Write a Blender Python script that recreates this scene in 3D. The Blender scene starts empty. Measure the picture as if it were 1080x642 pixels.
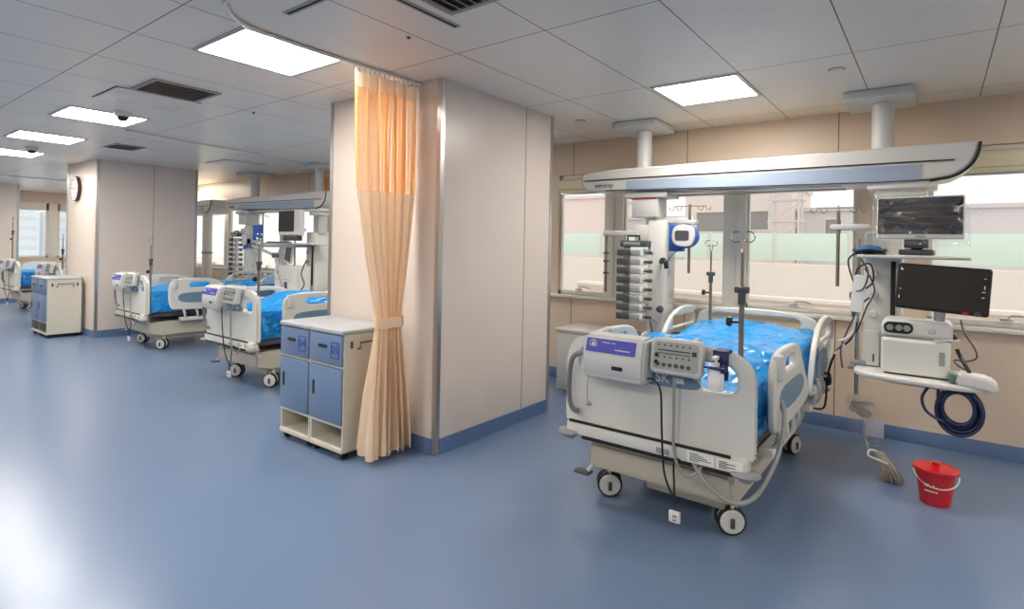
import bpy, bmesh, math, random
from mathutils import Vector, Matrix, noise
random.seed(7)
R = math.radians
SC = bpy.context.scene
COL = SC.collection

# ------------------------------------------------------------------ camera
cd = bpy.data.cameras.new('camera'); cam = bpy.data.objects.new('camera', cd); COL.objects.link(cam)
fw = Vector((-0.60595422, 0.7954979, 0.0016058)); rt = Vector((0.7953763, 0.6058236, 0.01882327)); up = Vector((-0.01400104, -0.01268325, 0.99982154))
cam.matrix_world = Matrix(((rt.x, up.x, -fw.x, 0), (rt.y, up.y, -fw.y, 0), (rt.z, up.z, -fw.z, 1.56015), (0, 0, 0, 1)))
cd.sensor_width = 36; cd.lens = 588.624 / 1080 * 36; cd.shift_y = -(321 - 258.58) / 1080; cd.clip_start = .05; cd.clip_end = 500
SC.camera = cam

# ------------------------------------------------------------------ light and exposure
LAMP = 31
SKY = 1.12
w = bpy.data.worlds.new('World'); SC.world = w; w.use_nodes = True
bg = w.node_tree.nodes['Background']; bg.inputs[0].default_value = (1.0, .975, .95, 1); bg.inputs[1].default_value = SKY
SC.view_settings.view_transform = 'Standard'; SC.view_settings.look = 'None'; SC.view_settings.gamma = 1
SC.view_settings.exposure = .22; SC.view_settings.use_curve_mapping = False

# ------------------------------------------------------------------ materials
def lin(c): return tuple((v / 255 / 12.92 if v / 255 <= .04045 else ((v / 255 + .055) / 1.055) ** 2.4) for v in c) + (1,)
def mat(name, rgb, rough=.5, metal=0, spec=.5, bump=0, bscale=80, coat=0, var=0, vscale=3, trans=0, alpha=1, emit=None, estr=0, sss=0):
    m = bpy.data.materials.new(name); m.use_nodes = True; nt = m.node_tree; b = nt.nodes['Principled BSDF']
    b.inputs['Base Color'].default_value = lin(rgb); b.inputs['Roughness'].default_value = rough; b.inputs['Metallic'].default_value = metal
    b.inputs['Specular IOR Level'].default_value = spec; b.inputs['Coat Weight'].default_value = coat; b.inputs['Alpha'].default_value = alpha
    b.inputs['Transmission Weight'].default_value = trans
    if emit: b.inputs['Emission Color'].default_value = lin(emit); b.inputs['Emission Strength'].default_value = estr
    tc = nt.nodes.new('ShaderNodeTexCoord')
    if bump:
        n = nt.nodes.new('ShaderNodeTexNoise'); n.inputs['Scale'].default_value = bscale; n.inputs['Detail'].default_value = 4
        nt.links.new(tc.outputs['Object'], n.inputs['Vector'])
        bp = nt.nodes.new('ShaderNodeBump'); bp.inputs['Strength'].default_value = bump; bp.inputs['Distance'].default_value = .01
        nt.links.new(n.outputs['Fac'], bp.inputs['Height']); nt.links.new(bp.outputs[0], b.inputs['Normal'])
    if var:
        n = nt.nodes.new('ShaderNodeTexNoise'); n.inputs['Scale'].default_value = vscale; n.inputs['Detail'].default_value = 5
        nt.links.new(tc.outputs['Object'], n.inputs['Vector'])
        mx = nt.nodes.new('ShaderNodeMix'); mx.data_type = 'RGBA'
        c = lin(rgb); mx.inputs[6].default_value = tuple(v * (1 - var) for v in c[:3]) + (1,); mx.inputs[7].default_value = tuple(min(1, v * (1 + var)) for v in c[:3]) + (1,)
        nt.links.new(n.outputs['Fac'], mx.inputs[0]); nt.links.new(mx.outputs[2], b.inputs['Base Color'])
    return m
def mnode(nt, op, a, b=None, c=None):
    n = nt.nodes.new('ShaderNodeMath'); n.operation = op
    for i, v in enumerate((a, b, c)):
        if v is None: continue
        if isinstance(v, (int, float)): n.inputs[i].default_value = v
        else: nt.links.new(v, n.inputs[i])
    return n.outputs[0]
def jointed(name, rgb, joints, rough=.35, jrgb=(70, 62, 55), width=.006, spec=.5, var=.03, coat=0):
    """panelled surface: joints = list of (axis, offset, spacing) in world metres"""
    m = mat(name, rgb, rough, spec=spec, var=var, vscale=1.5, coat=coat); nt = m.node_tree; b = nt.nodes['Principled BSDF']
    g = nt.nodes.new('ShaderNodeNewGeometry'); s = nt.nodes.new('ShaderNodeSeparateXYZ'); nt.links.new(g.outputs['Position'], s.inputs[0])
    tot = None
    for ax, off, sp in joints:
        v = mnode(nt, 'SUBTRACT', s.outputs[ax], off - sp / 2)
        v = mnode(nt, 'FLOORED_MODULO', v, sp); v = mnode(nt, 'SUBTRACT', v, sp / 2); v = mnode(nt, 'ABSOLUTE', v)
        v = mnode(nt, 'LESS_THAN', v, width / 2)
        tot = v if tot is None else mnode(nt, 'MAXIMUM', tot, v)
    mx = nt.nodes.new('ShaderNodeMix'); mx.data_type = 'RGBA'
    src = b.inputs['Base Color'].links[0].from_socket
    nt.links.new(tot, mx.inputs[0]); nt.links.new(src, mx.inputs[6]); mx.inputs[7].default_value = lin(jrgb)
    nt.links.new(mx.outputs[2], b.inputs['Base Color'])
    return m

M = {}
M['ceiling'] = jointed('ceiling panel', (234, 225, 212), [(0, .25, .685), (1, 2.645, 1.37)], rough=.32, jrgb=(70, 64, 58), width=.007)
M['wall'] = jointed('window wall panel', (222, 202, 180), [(0, -.71, 1.365)], rough=.38, jrgb=(80, 62, 45), width=.007)
M['column'] = mat('column panel', (220, 207, 196), .3, var=.02)
M['wallplain'] = mat('wall paint', (210, 194, 176), .45, var=.02)
M['seam'] = mat('seam', (120, 100, 84), .6)
M['base'] = mat('skirting vinyl', (96, 122, 160), .3)
M['alu'] = mat('brushed aluminium', (190, 190, 190), .28, metal=.85)
M['frame'] = mat('window frame white', (225, 222, 212), .4)
M['cream'] = mat('blind cassette', (222, 212, 180), .5)
M['white'] = mat('white plastic', (222, 220, 214), .35)
M['offwhite'] = mat('bed enamel', (214, 213, 206), .33)
M['beige'] = mat('bed base shell', (196, 189, 172), .42)
M['greyp'] = mat('grey plastic', (150, 152, 152), .4)
M['lgrey'] = mat('light grey plastic', (202, 202, 200), .4)
M['dgrey'] = mat('dark grey plastic', (74, 76, 80), .4)
M['black'] = mat('black plastic', (22, 23, 26), .3)
M['rubber'] = mat('black rubber', (30, 30, 32), .7)
M['screen'] = mat('dark screen', (20, 22, 28), .12, coat=.4)
M['inset'] = mat('blue grey inset', (104, 134, 156), .4)
M['navy'] = mat('navy', (28, 36, 92), .45)
M['bluelabel'] = mat('blue label', (40, 46, 170), .35)
M['eqblue'] = mat('equipment blue', (40, 96, 178), .4)
M['door'] = mat('locker blue', (110, 133, 166), .32, var=.02)
M['lockwhite'] = mat('locker body', (214, 208, 192), .4)
M['steel'] = mat('stainless steel', (176, 174, 170), .25, metal=.9)
M['brownsteel'] = mat('dull steel rod', (140, 128, 120), .35, metal=.7)
M['red'] = mat('red plastic', (206, 22, 34), .25, coat=.3)
M['redmark'] = mat('red mark', (196, 50, 50), .4)
M['cable'] = mat('grey cable', (150, 150, 144), .5)
M['hose'] = mat('grey hose', (120, 122, 122), .5)
M['bluehose'] = mat('navy hose', (24, 38, 78), .4)
M['paper'] = mat('paper sticker', (236, 234, 228), .6)
M['ink'] = mat('ink', (50, 50, 56), .6)
M['beam'] = mat('pendant beam', (206, 203, 199), .35)
M['band'] = mat('pendant reflection tint', (150, 164, 182), .35)  # bluish floor reflection put into the colour
M['dark'] = mat('dark recess', (40, 38, 36), .7)
M['vent'] = mat('vent grille', (158, 150, 142), .45)
M['lockgrey'] = mat('locker top', (176, 180, 184), .35)
M['cord'] = mat('coiled cord', (176, 168, 152), .6)
M['green'] = mat('cuff cloth blue', (56, 96, 150), .8)
def lampmat():
    m = bpy.data.materials.new('lamp diffuser'); m.use_nodes = True; nt = m.node_tree
    nt.nodes.remove(nt.nodes['Principled BSDF']); e = nt.nodes.new('ShaderNodeEmission')
    e.inputs[0].default_value = (1, .94, .86, 1); e.inputs[1].default_value = LAMP
    nt.links.new(e.outputs[0], nt.nodes['Material Output'].inputs[0]); return m
M['lamp'] = lampmat()
def thinclear(name, rgb, fac, rough=.05, gloss=(1, 1, 1)):
    """thin clear sheet: transparency mixed with gloss"""
    m = bpy.data.materials.new(name); m.use_nodes = True; nt = m.node_tree; nt.nodes.remove(nt.nodes['Principled BSDF'])
    t = nt.nodes.new('ShaderNodeBsdfTransparent'); t.inputs[0].default_value = rgb + (1,)
    g = nt.nodes.new('ShaderNodeBsdfGlossy'); g.inputs['Roughness'].default_value = rough; g.inputs[0].default_value = gloss + (1,)
    if rough > .1:                                             # crinkled film
        tc = nt.nodes.new('ShaderNodeTexCoord'); n = nt.nodes.new('ShaderNodeTexNoise'); n.noise_type = 'RIDGED_MULTIFRACTAL'; n.inputs['Scale'].default_value = 9; n.inputs['Detail'].default_value = 3; n.inputs['Distortion'].default_value = 1.2
        nt.links.new(tc.outputs['Object'], n.inputs['Vector'])
        bp = nt.nodes.new('ShaderNodeBump'); bp.inputs['Strength'].default_value = 1; bp.inputs['Distance'].default_value = .03; nt.links.new(n.outputs['Fac'], bp.inputs['Height']); nt.links.new(bp.outputs[0], g.inputs['Normal'])
    mx = nt.nodes.new('ShaderNodeMixShader'); fr = nt.nodes.new('ShaderNodeLayerWeight'); fr.inputs[0].default_value = .5
    f = mnode(nt, 'MULTIPLY_ADD', mnode(nt, 'POWER', fr.outputs[1], 5), .6, fac); nt.links.new(f, mx.inputs[0])
    nt.links.new(t.outputs[0], mx.inputs[1]); nt.links.new(g.outputs[0], mx.inputs[2]); nt.links.new(mx.outputs[0], nt.nodes['Material Output'].inputs[0])
    return m
M['glass'] = thinclear('window glass', (.98, .99, .99), .03)
M['film'] = thinclear('clear plastic film', (.975, .98, .985), .09, .16)
def floor_mat():
    m = mat('vinyl floor', (108, 128, 158), .24, spec=.5, var=.01, vscale=.6); nt = m.node_tree; b = nt.nodes['Principled BSDF']
    tc = nt.nodes.new('ShaderNodeTexCoord')
    n = nt.nodes.new('ShaderNodeTexNoise'); n.inputs['Scale'].default_value = .5; n.inputs['Detail'].default_value = 1; nt.links.new(tc.outputs['Object'], n.inputs['Vector'])
    r = nt.nodes.new('ShaderNodeMapRange'); r.inputs[3].default_value = .245; r.inputs[4].default_value = .265
    nt.links.new(n.outputs['Fac'], r.inputs[0]); nt.links.new(r.outputs[0], b.inputs['Roughness'])
    return m
M['floor'] = floor_mat()
def wrap_mat():
    m = mat('blue plastic wrap', (10, 150, 226), .3, spec=.6, coat=.2); nt = m.node_tree; b = nt.nodes['Principled BSDF']
    tc = nt.nodes.new('ShaderNodeTexCoord'); mp = nt.nodes.new('ShaderNodeMapping'); mp.inputs['Scale'].default_value = (1.0, .6, 1); mp.inputs['Rotation'].default_value = (0, 0, .5)
    nt.links.new(tc.outputs['Object'], mp.inputs[0])
    n = nt.nodes.new('ShaderNodeTexNoise'); n.noise_type = 'RIDGED_MULTIFRACTAL'; n.inputs['Scale'].default_value = 11; n.inputs['Detail'].default_value = 5; n.inputs['Distortion'].default_value = .8
    nt.links.new(mp.outputs[0], n.inputs['Vector'])
    bp = nt.nodes.new('ShaderNodeBump'); bp.inputs['Strength'].default_value = 1; bp.inputs['Distance'].default_value = .035
    nt.links.new(n.outputs['Fac'], bp.inputs['Height']); nt.links.new(bp.outputs[0], b.inputs['Normal'])
    return m
M['wrap'] = wrap_mat()
def cloth(name, rgb, tr, mesh=False):
    m = bpy.data.materials.new(name); m.use_nodes = True; nt = m.node_tree; b = nt.nodes['Principled BSDF']
    b.inputs['Base Color'].default_value = lin(rgb); b.inputs['Roughness'].default_value = .85; b.inputs['Specular IOR Level'].default_value = .1
    t = nt.nodes.new('ShaderNodeBsdfTranslucent'); t.inputs[0].default_value = lin(rgb)
    mx = nt.nodes.new('ShaderNodeMixShader'); mx.inputs[0].default_value = tr
    nt.links.new(b.outputs[0], mx.inputs[1]); nt.links.new(t.outputs[0], mx.inputs[2]); last = mx
    if mesh:
        tc = nt.nodes.new('ShaderNodeTexCoord'); s = nt.nodes.new('ShaderNodeSeparateXYZ'); nt.links.new(tc.outputs['UV'], s.inputs[0])
        a = mnode(nt, 'FLOORED_MODULO', s.outputs[0], 1); c = mnode(nt, 'FLOORED_MODULO', s.outputs[1], 1)
        h = mnode(nt, 'MULTIPLY', mnode(nt, 'GREATER_THAN', a, .45), mnode(nt, 'GREATER_THAN', c, .45))
        tp = nt.nodes.new('ShaderNodeBsdfTransparent'); m2 = nt.nodes.new('ShaderNodeMixShader')
        nt.links.new(h, m2.inputs[0]); nt.links.new(mx.outputs[0], m2.inputs[1]); nt.links.new(tp.outputs[0], m2.inputs[2]); last = m2
    nt.links.new(last.outputs[0], nt.nodes['Material Output'].inputs[0]); return m
M['curtain'] = cloth('curtain cloth', (255, 236, 212), .42)
M['curtainmesh'] = cloth('curtain net', (255, 208, 146), .4, True)

# ------------------------------------------------------------------ mesh helpers
def catmull(pts, n=6, closed=False):
    P = [Vector(p) for p in pts]
    if len(P) < 3: return P
    out = []; L = len(P); rng = L if closed else L - 1
    for i in range(rng):
        if closed: a, b, c, d = P[(i - 1) % L], P[i], P[(i + 1) % L], P[(i + 2) % L]
        else: a, b, c, d = P[max(i - 1, 0)], P[i], P[i + 1], P[min(i + 2, L - 1)]
        for k in range(n):
            t = k / n; out.append(.5 * ((2 * b) + (c - a) * t + (2 * a - 5 * b + 4 * c - d) * t * t + (3 * b - a - 3 * c + d) * t ** 3))
    if not closed: out.append(P[-1])
    return out
class MB:
    def __init__(s): s.bm = bmesh.new()
    def _add(s, verts, faces):
        V = [s.bm.verts.new(v) for v in verts]
        for f in faces:
            try: s.bm.faces.new([V[i] for i in f])
            except ValueError: pass
        return V
    def box(s, lo, hi, bev=0, rot=None, seg=2):
        lo = Vector(lo); hi = Vector(hi); c = (lo + hi) / 2; d = hi - lo
        t = bmesh.new(); bmesh.ops.create_cube(t, size=1); bmesh.ops.scale(t, vec=d, verts=t.verts)
        if bev: bmesh.ops.bevel(t, geom=list(t.edges), offset=min(bev, min(d) * .45), segments=seg, affect='EDGES', profile=.5)
        m = Matrix.Translation(c)
        if rot is not None: m = m @ rot.to_4x4()
        bmesh.ops.transform(t, matrix=m, verts=t.verts); s._merge(t); return s
    def _merge(s, t, mtx=None):
        me = bpy.data.meshes.new('tmp'); t.to_mesh(me); t.free()
        if mtx is not None: me.transform(mtx)
        s.bm.from_mesh(me); bpy.data.meshes.remove(me)
    def cyl(s, a, b, r, r2=None, seg=16, cap=True):
        a = Vector(a); b = Vector(b); d = b - a; L = d.length; r2 = r if r2 is None else r2
        q = d.to_track_quat('Z', 'Y').to_matrix(); vs = []; fs = []
        for p, rr in ((a, r), (b, r2)):
            for i in range(seg):
                t = 2 * math.pi * i / seg; vs.append(p + q @ Vector((rr * math.cos(t), rr * math.sin(t), 0)))
        for i in range(seg): j = (i + 1) % seg; fs.append((i, j, seg + j, seg + i))
        if cap: fs.append(tuple(range(seg - 1, -1, -1))); fs.append(tuple(range(seg, 2 * seg)))
        s._add(vs, fs); return s
    def tube(s, pts, r, seg=8, closed=False, n=6, smooth=True):
        P = catmull(pts, n, closed) if smooth else [Vector(p) for p in pts]
        L = len(P); vs = []; fs = []; nrm = None
        for i in range(L):
            if closed: t = P[(i + 1) % L] - P[i - 1]
            else: t = P[min(i + 1, L - 1)] - P[max(i - 1, 0)]
            if t.length < 1e-9: t = Vector((0, 0, 1))
            t.normalize()
            if nrm is None: nrm = t.orthogonal().normalized()
            nrm = (nrm - t * nrm.dot(t))
            nrm = nrm.normalized() if nrm.length > 1e-6 else t.orthogonal().normalized()
            bn = t.cross(nrm)
            for k in range(seg):
                a = 2 * math.pi * k / seg; vs.append(P[i] + nrm * (r * math.cos(a)) + bn * (r * math.sin(a)))
        for i in range(L if closed else L - 1):
            j = (i + 1) % L
            for k in range(seg): k2 = (k + 1) % seg; fs.append((i * seg + k, i * seg + k2, j * seg + k2, j * seg + k))
        if not closed: fs.append(tuple(range(seg - 1, -1, -1))); fs.append(tuple((L - 1) * seg + k for k in range(seg)))
        s._add(vs, fs); return s
    def lathe(s, prof, c, seg=24, axis='Z', sx=1, sy=1):
        c = Vector(c); vs = []; fs = []; n = len(prof)
        for (r, z) in prof:
            for k in range(seg):
                a = 2 * math.pi * k / seg; x = r * math.cos(a) * sx; y = r * math.sin(a) * sy
                v = Vector((x, y, z)) if axis == 'Z' else (Vector((x, z, y)) if axis == 'Y' else Vector((z, x, y)))
                vs.append(c + v)
        for i in range(n - 1):
            for k in range(seg): k2 = (k + 1) % seg; fs.append((i * seg + k, i * seg + k2, (i + 1) * seg + k2, (i + 1) * seg + k))
        if prof[0][0] > 1e-6: fs.append(tuple(range(seg)))
        if prof[-1][0] > 1e-6: fs.append(tuple((n - 1) * seg + k for k in range(seg)))
        s._add(vs, fs); bmesh.ops.remove_doubles(s.bm, verts=s.bm.verts, dist=1e-6); return s
    def prism(s, pts, plane, a, b):
        """polygon pts in plane 'XY','XZ','YZ' extruded a..b along the third axis"""
        def mk(u, v, w_): return {'XY': (u, v, w_), 'XZ': (u, w_, v), 'YZ': (w_, u, v)}[plane]
        n = len(pts); vs = [mk(u, v, a) for u, v in pts] + [mk(u, v, b) for u, v in pts]
        fs = [tuple(range(n)), tuple(range(2 * n - 1, n - 1, -1))] + [(i, (i + 1) % n, n + (i + 1) % n, n + i) for i in range(n)]
        s._add(vs, fs); return s
    def plate(s, outlines, plane, c, t, bev=.004, rot=None, loc=None):
        """outlines with holes, thickness t about depth c, rounded edges"""
        cu = bpy.data.curves.new('c', 'CURVE'); cu.dimensions = '2D'; cu.fill_mode = 'BOTH'; cu.extrude = max(t / 2 - bev, .0005); cu.bevel_depth = bev; cu.bevel_resolution = 2
        cu.offset = -bev
        for o in outlines:
            sp = cu.splines.new('POLY'); sp.points.add(len(o) - 1)
            for i, (u, v) in enumerate(o): sp.points[i].co = (u, v, 0, 1)
            sp.use_cyclic_u = True
        ob = bpy.data.objects.new('c', cu); COL.objects.link(ob)
        me = bpy.data.meshes.new_from_object(ob.evaluated_get(bpy.context.evaluated_depsgraph_get()))
        bpy.data.objects.remove(ob); bpy.data.curves.remove(cu)
        if plane == 'XZ': m = Matrix(((1, 0, 0, 0), (0, 0, -1, c), (0, 1, 0, 0), (0, 0, 0, 1)))
        elif plane == 'YZ': m = Matrix(((0, 0, 1, c), (1, 0, 0, 0), (0, 1, 0, 0), (0, 0, 0, 1)))
        else: m = Matrix.Translation((0, 0, c))
        me.transform(m)
        if rot is not None: me.transform(Matrix.Translation(loc) @ rot.to_4x4() @ Matrix.Translation(-Vector(loc)))
        s.bm.from_mesh(me); bpy.data.meshes.remove(me); return s
    def text(s, body, size, loc, plane='XZ', ext=.0008, rot=None):
        cu = bpy.data.curves.new('t', 'FONT'); cu.body = body; cu.size = size; cu.extrude = ext; cu.align_x = 'CENTER'; cu.align_y = 'CENTER'; cu.resolution_u = 3
        ob = bpy.data.objects.new('t', cu); COL.objects.link(ob)
        me = bpy.data.meshes.new_from_object(ob.evaluated_get(bpy.context.evaluated_depsgraph_get()))
        bpy.data.objects.remove(ob); bpy.data.curves.remove(cu)
        m = Matrix.Rotation(R(90), 4, 'X') if plane == 'XZ' else Matrix.Identity(4)
        if rot is not None: m = rot.to_4x4() @ m
        me.transform(Matrix.Translation(loc) @ m); s.bm.from_mesh(me); bpy.data.meshes.remove(me); return s
    def rotate(s, ang, axis, c):
        bmesh.ops.rotate(s.bm, verts=s.bm.verts, cent=Vector(c), matrix=Matrix.Rotation(ang, 3, axis)); return s
    def build(s, name, m, parent=None, sharp=35, flat=False):
        bm = s.bm; bmesh.ops.recalc_face_normals(bm, faces=bm.faces)
        off = Vector((0, 0, 0)); p = parent
        while p is not None: off += p.location; p = p.parent
        if parent is not None: bmesh.ops.translate(bm, verts=bm.verts, vec=-off); loc = None
        else:
            xs = [v.co for v in bm.verts]; lo = Vector((min(v.x for v in xs), min(v.y for v in xs), min(v.z for v in xs))); hi = Vector((max(v.x for v in xs), max(v.y for v in xs), max(v.z for v in xs)))
            loc = Vector(((lo.x + hi.x) / 2, (lo.y + hi.y) / 2, lo.z)); bmesh.ops.translate(bm, verts=bm.verts, vec=-loc)
        if not flat:
            for f in bm.faces: f.smooth = True
            for e in bm.edges:
                if len(e.link_faces) == 2 and e.calc_face_angle(0) > R(sharp): e.smooth = False
        me = bpy.data.meshes.new(name); bm.to_mesh(me); bm.free(); me.materials.append(m)
        o = bpy.data.objects.new(name, me); COL.objects.link(o)
        if parent is not None: o.parent = parent
        else: o.location = loc
        return o
def rr(x0, y0, x1, y1, r, n=6):
    rs = r if isinstance(r, (tuple, list)) else (r,) * 4   # bl, br, tr, tl
    out = []
    for (cx, cy, a0, q) in ((x0 + rs[0], y0 + rs[0], 180, rs[0]), (x1 - rs[1], y0 + rs[1], 270, rs[1]), (x1 - rs[2], y1 - rs[2], 0, rs[2]), (x0 + rs[3], y1 - rs[3], 90, rs[3])):
        for k in range(n + 1): a = R(a0 + 90 * k / n); out.append((cx + q * math.cos(a), cy + q * math.sin(a)))
    return out
def smooth2(pts, n=5): return [(v.x, v.y) for v in catmull([(a, b, 0) for a, b in pts], n, True)]
def thing(name, label, cat, loc, group=None, rz=0):
    o = bpy.data.objects.new(name, None); COL.objects.link(o); o.location = loc; o.rotation_euler.z = rz; o.empty_display_size = .1
    o['label'] = label; o['category'] = cat
    if group: o['group'] = group
    return o
def tag(o, label, cat, group=None):
    o['label'] = label; o['category'] = cat
    if group: o['group'] = group
    return o
def struct(o): o['kind'] = 'structure'; return o
def copy_tree(o, parent=None):
    c = o.copy(); COL.objects.link(c)
    if parent is not None: c.parent = parent
    for ch in [x for x in bpy.data.objects if x.parent == o]: copy_tree(ch, c)
    return c
def dup(o, dx=0, dy=0, dz=0, label=None, group=None, rz=None):
    c = copy_tree(o); c.location = o.location + Vector((dx, dy, dz))
    if rz is not None: c.rotation_euler.z = rz
    if label: c['label'] = label
    if group: c['group'] = group
    return c

# ------------------------------------------------------------------ the room
H = 2.8; W = 5.695; XL = -19.5; XR = 4.0; YB = -4.5
def sbox(name, lo, hi, m, bev=0, **k): return struct(MB().box(lo, hi, bev).build(name, m, **k))
sbox('floor', (XL - .2, YB - .2, -.1), (XR + .2, W + .25, 0), M['floor'])
sbox('ceiling', (XL - .2, YB - .2, H), (XR + .2, W + .25, H + .1), M['ceiling'])
sbox('wall_right', (XR, YB, 0), (XR + .2, W, H), M['wallplain'])
sbox('wall_front', (XL, YB - .2, 0), (XR, YB, H), M['wallplain'])
# window wall: openings repeat every 3.76 m
openings = []
k = -6
for k in range(-4, 2):
    b = -3.64 + 3.76 * k
    for a, c in ((0, .64), (.84, 1.965), (2.15, 3.08)):
        openings.append((b + a, b + c))
openings = [o if not (-.1 < o[0] < .3) else o for o in openings]
openings = [(a, b) if a < 0.05 else (a, b) for a, b in openings]
openings = sorted([o for o in openings if o[0] > XL + .3 and o[1] < -.4 and not (-12.8 < o[0] < -5.4)] + [(-12.9 + 1.08 * q, -12.9 + 1.08 * q + .94) for q in range(7)]) + [(-.06, 1.18), (1.35, 2.4), (2.6, 3.6)]
Z0, Z1 = 1.0, 2.42
wb = MB(); wb.box((XL, W, 0), (XR, W + .09, Z0)); wb.box((XL, W, Z1), (XR, W + .09, H))
x = XL
for a, b in openings + [(XR, XR)]:
    wb.box((x, W, Z0), (a, W + .09, Z1)); x = b
struct(wb.build('wall_back', M['wall'], flat=True))
for i, (a, b) in enumerate(openings):
    f = MB(); y0, y1 = W + .03, W + .085; fwid = .032; zt = 2.2
    f.box((a, y0, Z0), (a + fwid, y1, Z1), .004); f.box((b - fwid, y0, Z0), (b, y1, Z1), .004)
    f.box((a, y0, Z0), (b, y1, Z0 + .05), .004); f.box((a, y0, zt + .01), (b, y1, zt + .06), .004); f.box((a, y0, Z1 - .04), (b, y1, Z1), .004)
    f.box((a + .03, y0 + .01, zt + .06), (b - .03, y1 - .01, Z1 - .04))
    win = struct(f.build('window_%d' % (i + 1), M['frame']))
    MB().box((a + fwid, W + .055, Z0 + .05), (b - fwid, W + .061, zt + .01)).build('window_pane', M['glass'], win)
    hx = (a + b) / 2 - (.12 if b - a > 1 else .02)
    h = MB(); h.box((hx - .05, W + .005, Z0 + .055), (hx + .03, W + .03, Z0 + .075), .004); h.tube([(hx, W + .01, Z0 + .07), (hx + .02, W - .005, Z0 + .1), (hx + .1, W - .01, Z0 + .1), (hx + .15, W, Z0 + .08)], .006)
    h.build('window_handle', M['alu'], win)
    c = MB().box((a + .01, W - .05, zt + .04), (b - .01, W + .03, zt + .15), .012).box((a + .03, W - .03, zt - .0), (b - .03, W - .015, zt + .05), .004)
    bl = thing('roller_blind', '', 'blind', ((a + b) / 2, W, zt)); c.build('cassette', M['cream'], bl)
    bl.name = 'roller_blind'; bl['label'] = 'cream roller blind cassette rolled up over a window'; bl['group'] = 'roller blind cassettes above the window wall'
    MB().box((a + .05, W - .03, zt - .02), (b - .05, W - .018, zt + .0), .004).build('bottom_bar', M['alu'], bl)
n = 200
for k in range(-3, 1):
    for a, b in ((.64, .84), (1.965, 2.15)):
        q = -3.64 + 3.76 * k
        if q + a > XL and not (-12.9 < q + a < -5.2): struct(MB().box((q + a - .012, W - .012, Z0), (q + b + .012, W + .03, Z1 - .2), .004).box((q + (a + b) / 2 - .012, W - .024, Z0), (q + (a + b) / 2 + .012, W - .01, Z1 - .2), .003).build('trim_%d' % n, M['frame'])); n += 1
for q in range(1, 7):
    struct(MB().box((-12.9 + 1.08 * q - .15, W - .012, Z0), (-12.9 + 1.08 * q + .01, W + .03, Z1 - .2), .004).build('trim_%d' % n, M['frame'])); n += 1
struct(MB().box((XL - .03, 4.49, 1.0), (XL + .012, 4.69, 2.5), .004).build('trim_%d' % n, M['frame'])); n += 1
struct(MB().box((XL, W - .055, Z0 - .035), (XR, W + .03, Z0), .006).build('trim_1', M['frame']))
struct(MB().box((XL, W - .014, 0), (XR, W, .115), .003).build('baseboard_back', M['base']))
# end wall at the far left with two windows
we = MB(); ews = [(3.2, 4.5), (4.68, 5.6)]
we.box((XL - .2, YB, 0), (XL, W + .2, 1.0)); we.box((XL - .2, YB, 2.5), (XL, W + .2, H)); y = YB
for a, b in ews + [(W + .2, W + .2)]: we.box((XL - .2, y, 1.0), (XL, a, 2.5)); y = b
struct(we.build('wall_left', M['wallplain'], flat=True))
for i, (a, b) in enumerate(ews):
    f = MB()
    for lo, hi in (((a, 1.0), (a + .06, 2.5)), ((b - .06, 1.0), (b, 2.5)), ((a, 1.0), (b, 1.06)), ((a, 2.3), (b, 2.5))): f.box((XL - .08, lo[0], lo[1]), (XL + .004, hi[0], hi[1]), .004)
    win = struct(f.build('window_%d' % (len(openings) + 1 + i), M['frame']))
    MB().box((XL - .075, a + .05, 1.05), (XL - .069, b - .05, 2.31)).build('window_pane', M['glass'], win)
struct(MB().box((XL, YB, 0), (XL + .014, W, .115), .003).build('baseboard_left', M['base']))

# columns
def column(i, x0, x1, y0, y1, seamY, facing=True):
    struct(MB().box((x0, y0, 0), (x1, y1, H)).build('column_%d' % i if False else 'wall_column_%s' % ('near', 'middle', 'far')[i], M['column'], flat=True))
    struct(MB().box((x1 - .001, seamY - .0035, .12), (x1 + .0012, seamY + .0035, H)).build('trim_%d' % (2 + i * 6), M['seam']))
    n = 3 + i * 6
    for (cx, cy) in ((x1, y0), (x1, y1), (x0, y0)):
        t = MB(); s = .035; e = .006
        sx = -1 if cx == x1 else 1; sy = 1 if cy == y0 else -1
        t.prism([(cx - sx * e, cy - sy * e), (cx + sx * s, cy - sy * e), (cx + sx * s, cy + sy * .0), (cx, cy), (cx, cy + sy * s), (cx - sx * e, cy + sy * s)], 'XY', 0, H)
        struct(t.build('trim_%d' % n, M['alu'], flat=True)); n += 1
    b = MB(); d = .012
    b.box((x1, y0 + .035, 0), (x1 + d, y1 - .035, .115)); b.box((x0 + .035, y0 - d, 0), (x1 - .035, y0, .115))
    struct(b.build('baseboard_column_%s' % ('near', 'middle', 'far')[i], M['base'], flat=True))
column(0, -4.29, -2.934, 2.959, 4.457, 4.03)
column(1, -11.93, -10.462, 3.0, 4.486, 3.797)
column(2, -18.9, -17.4, 2.0, 3.45, 2.8)

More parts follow.
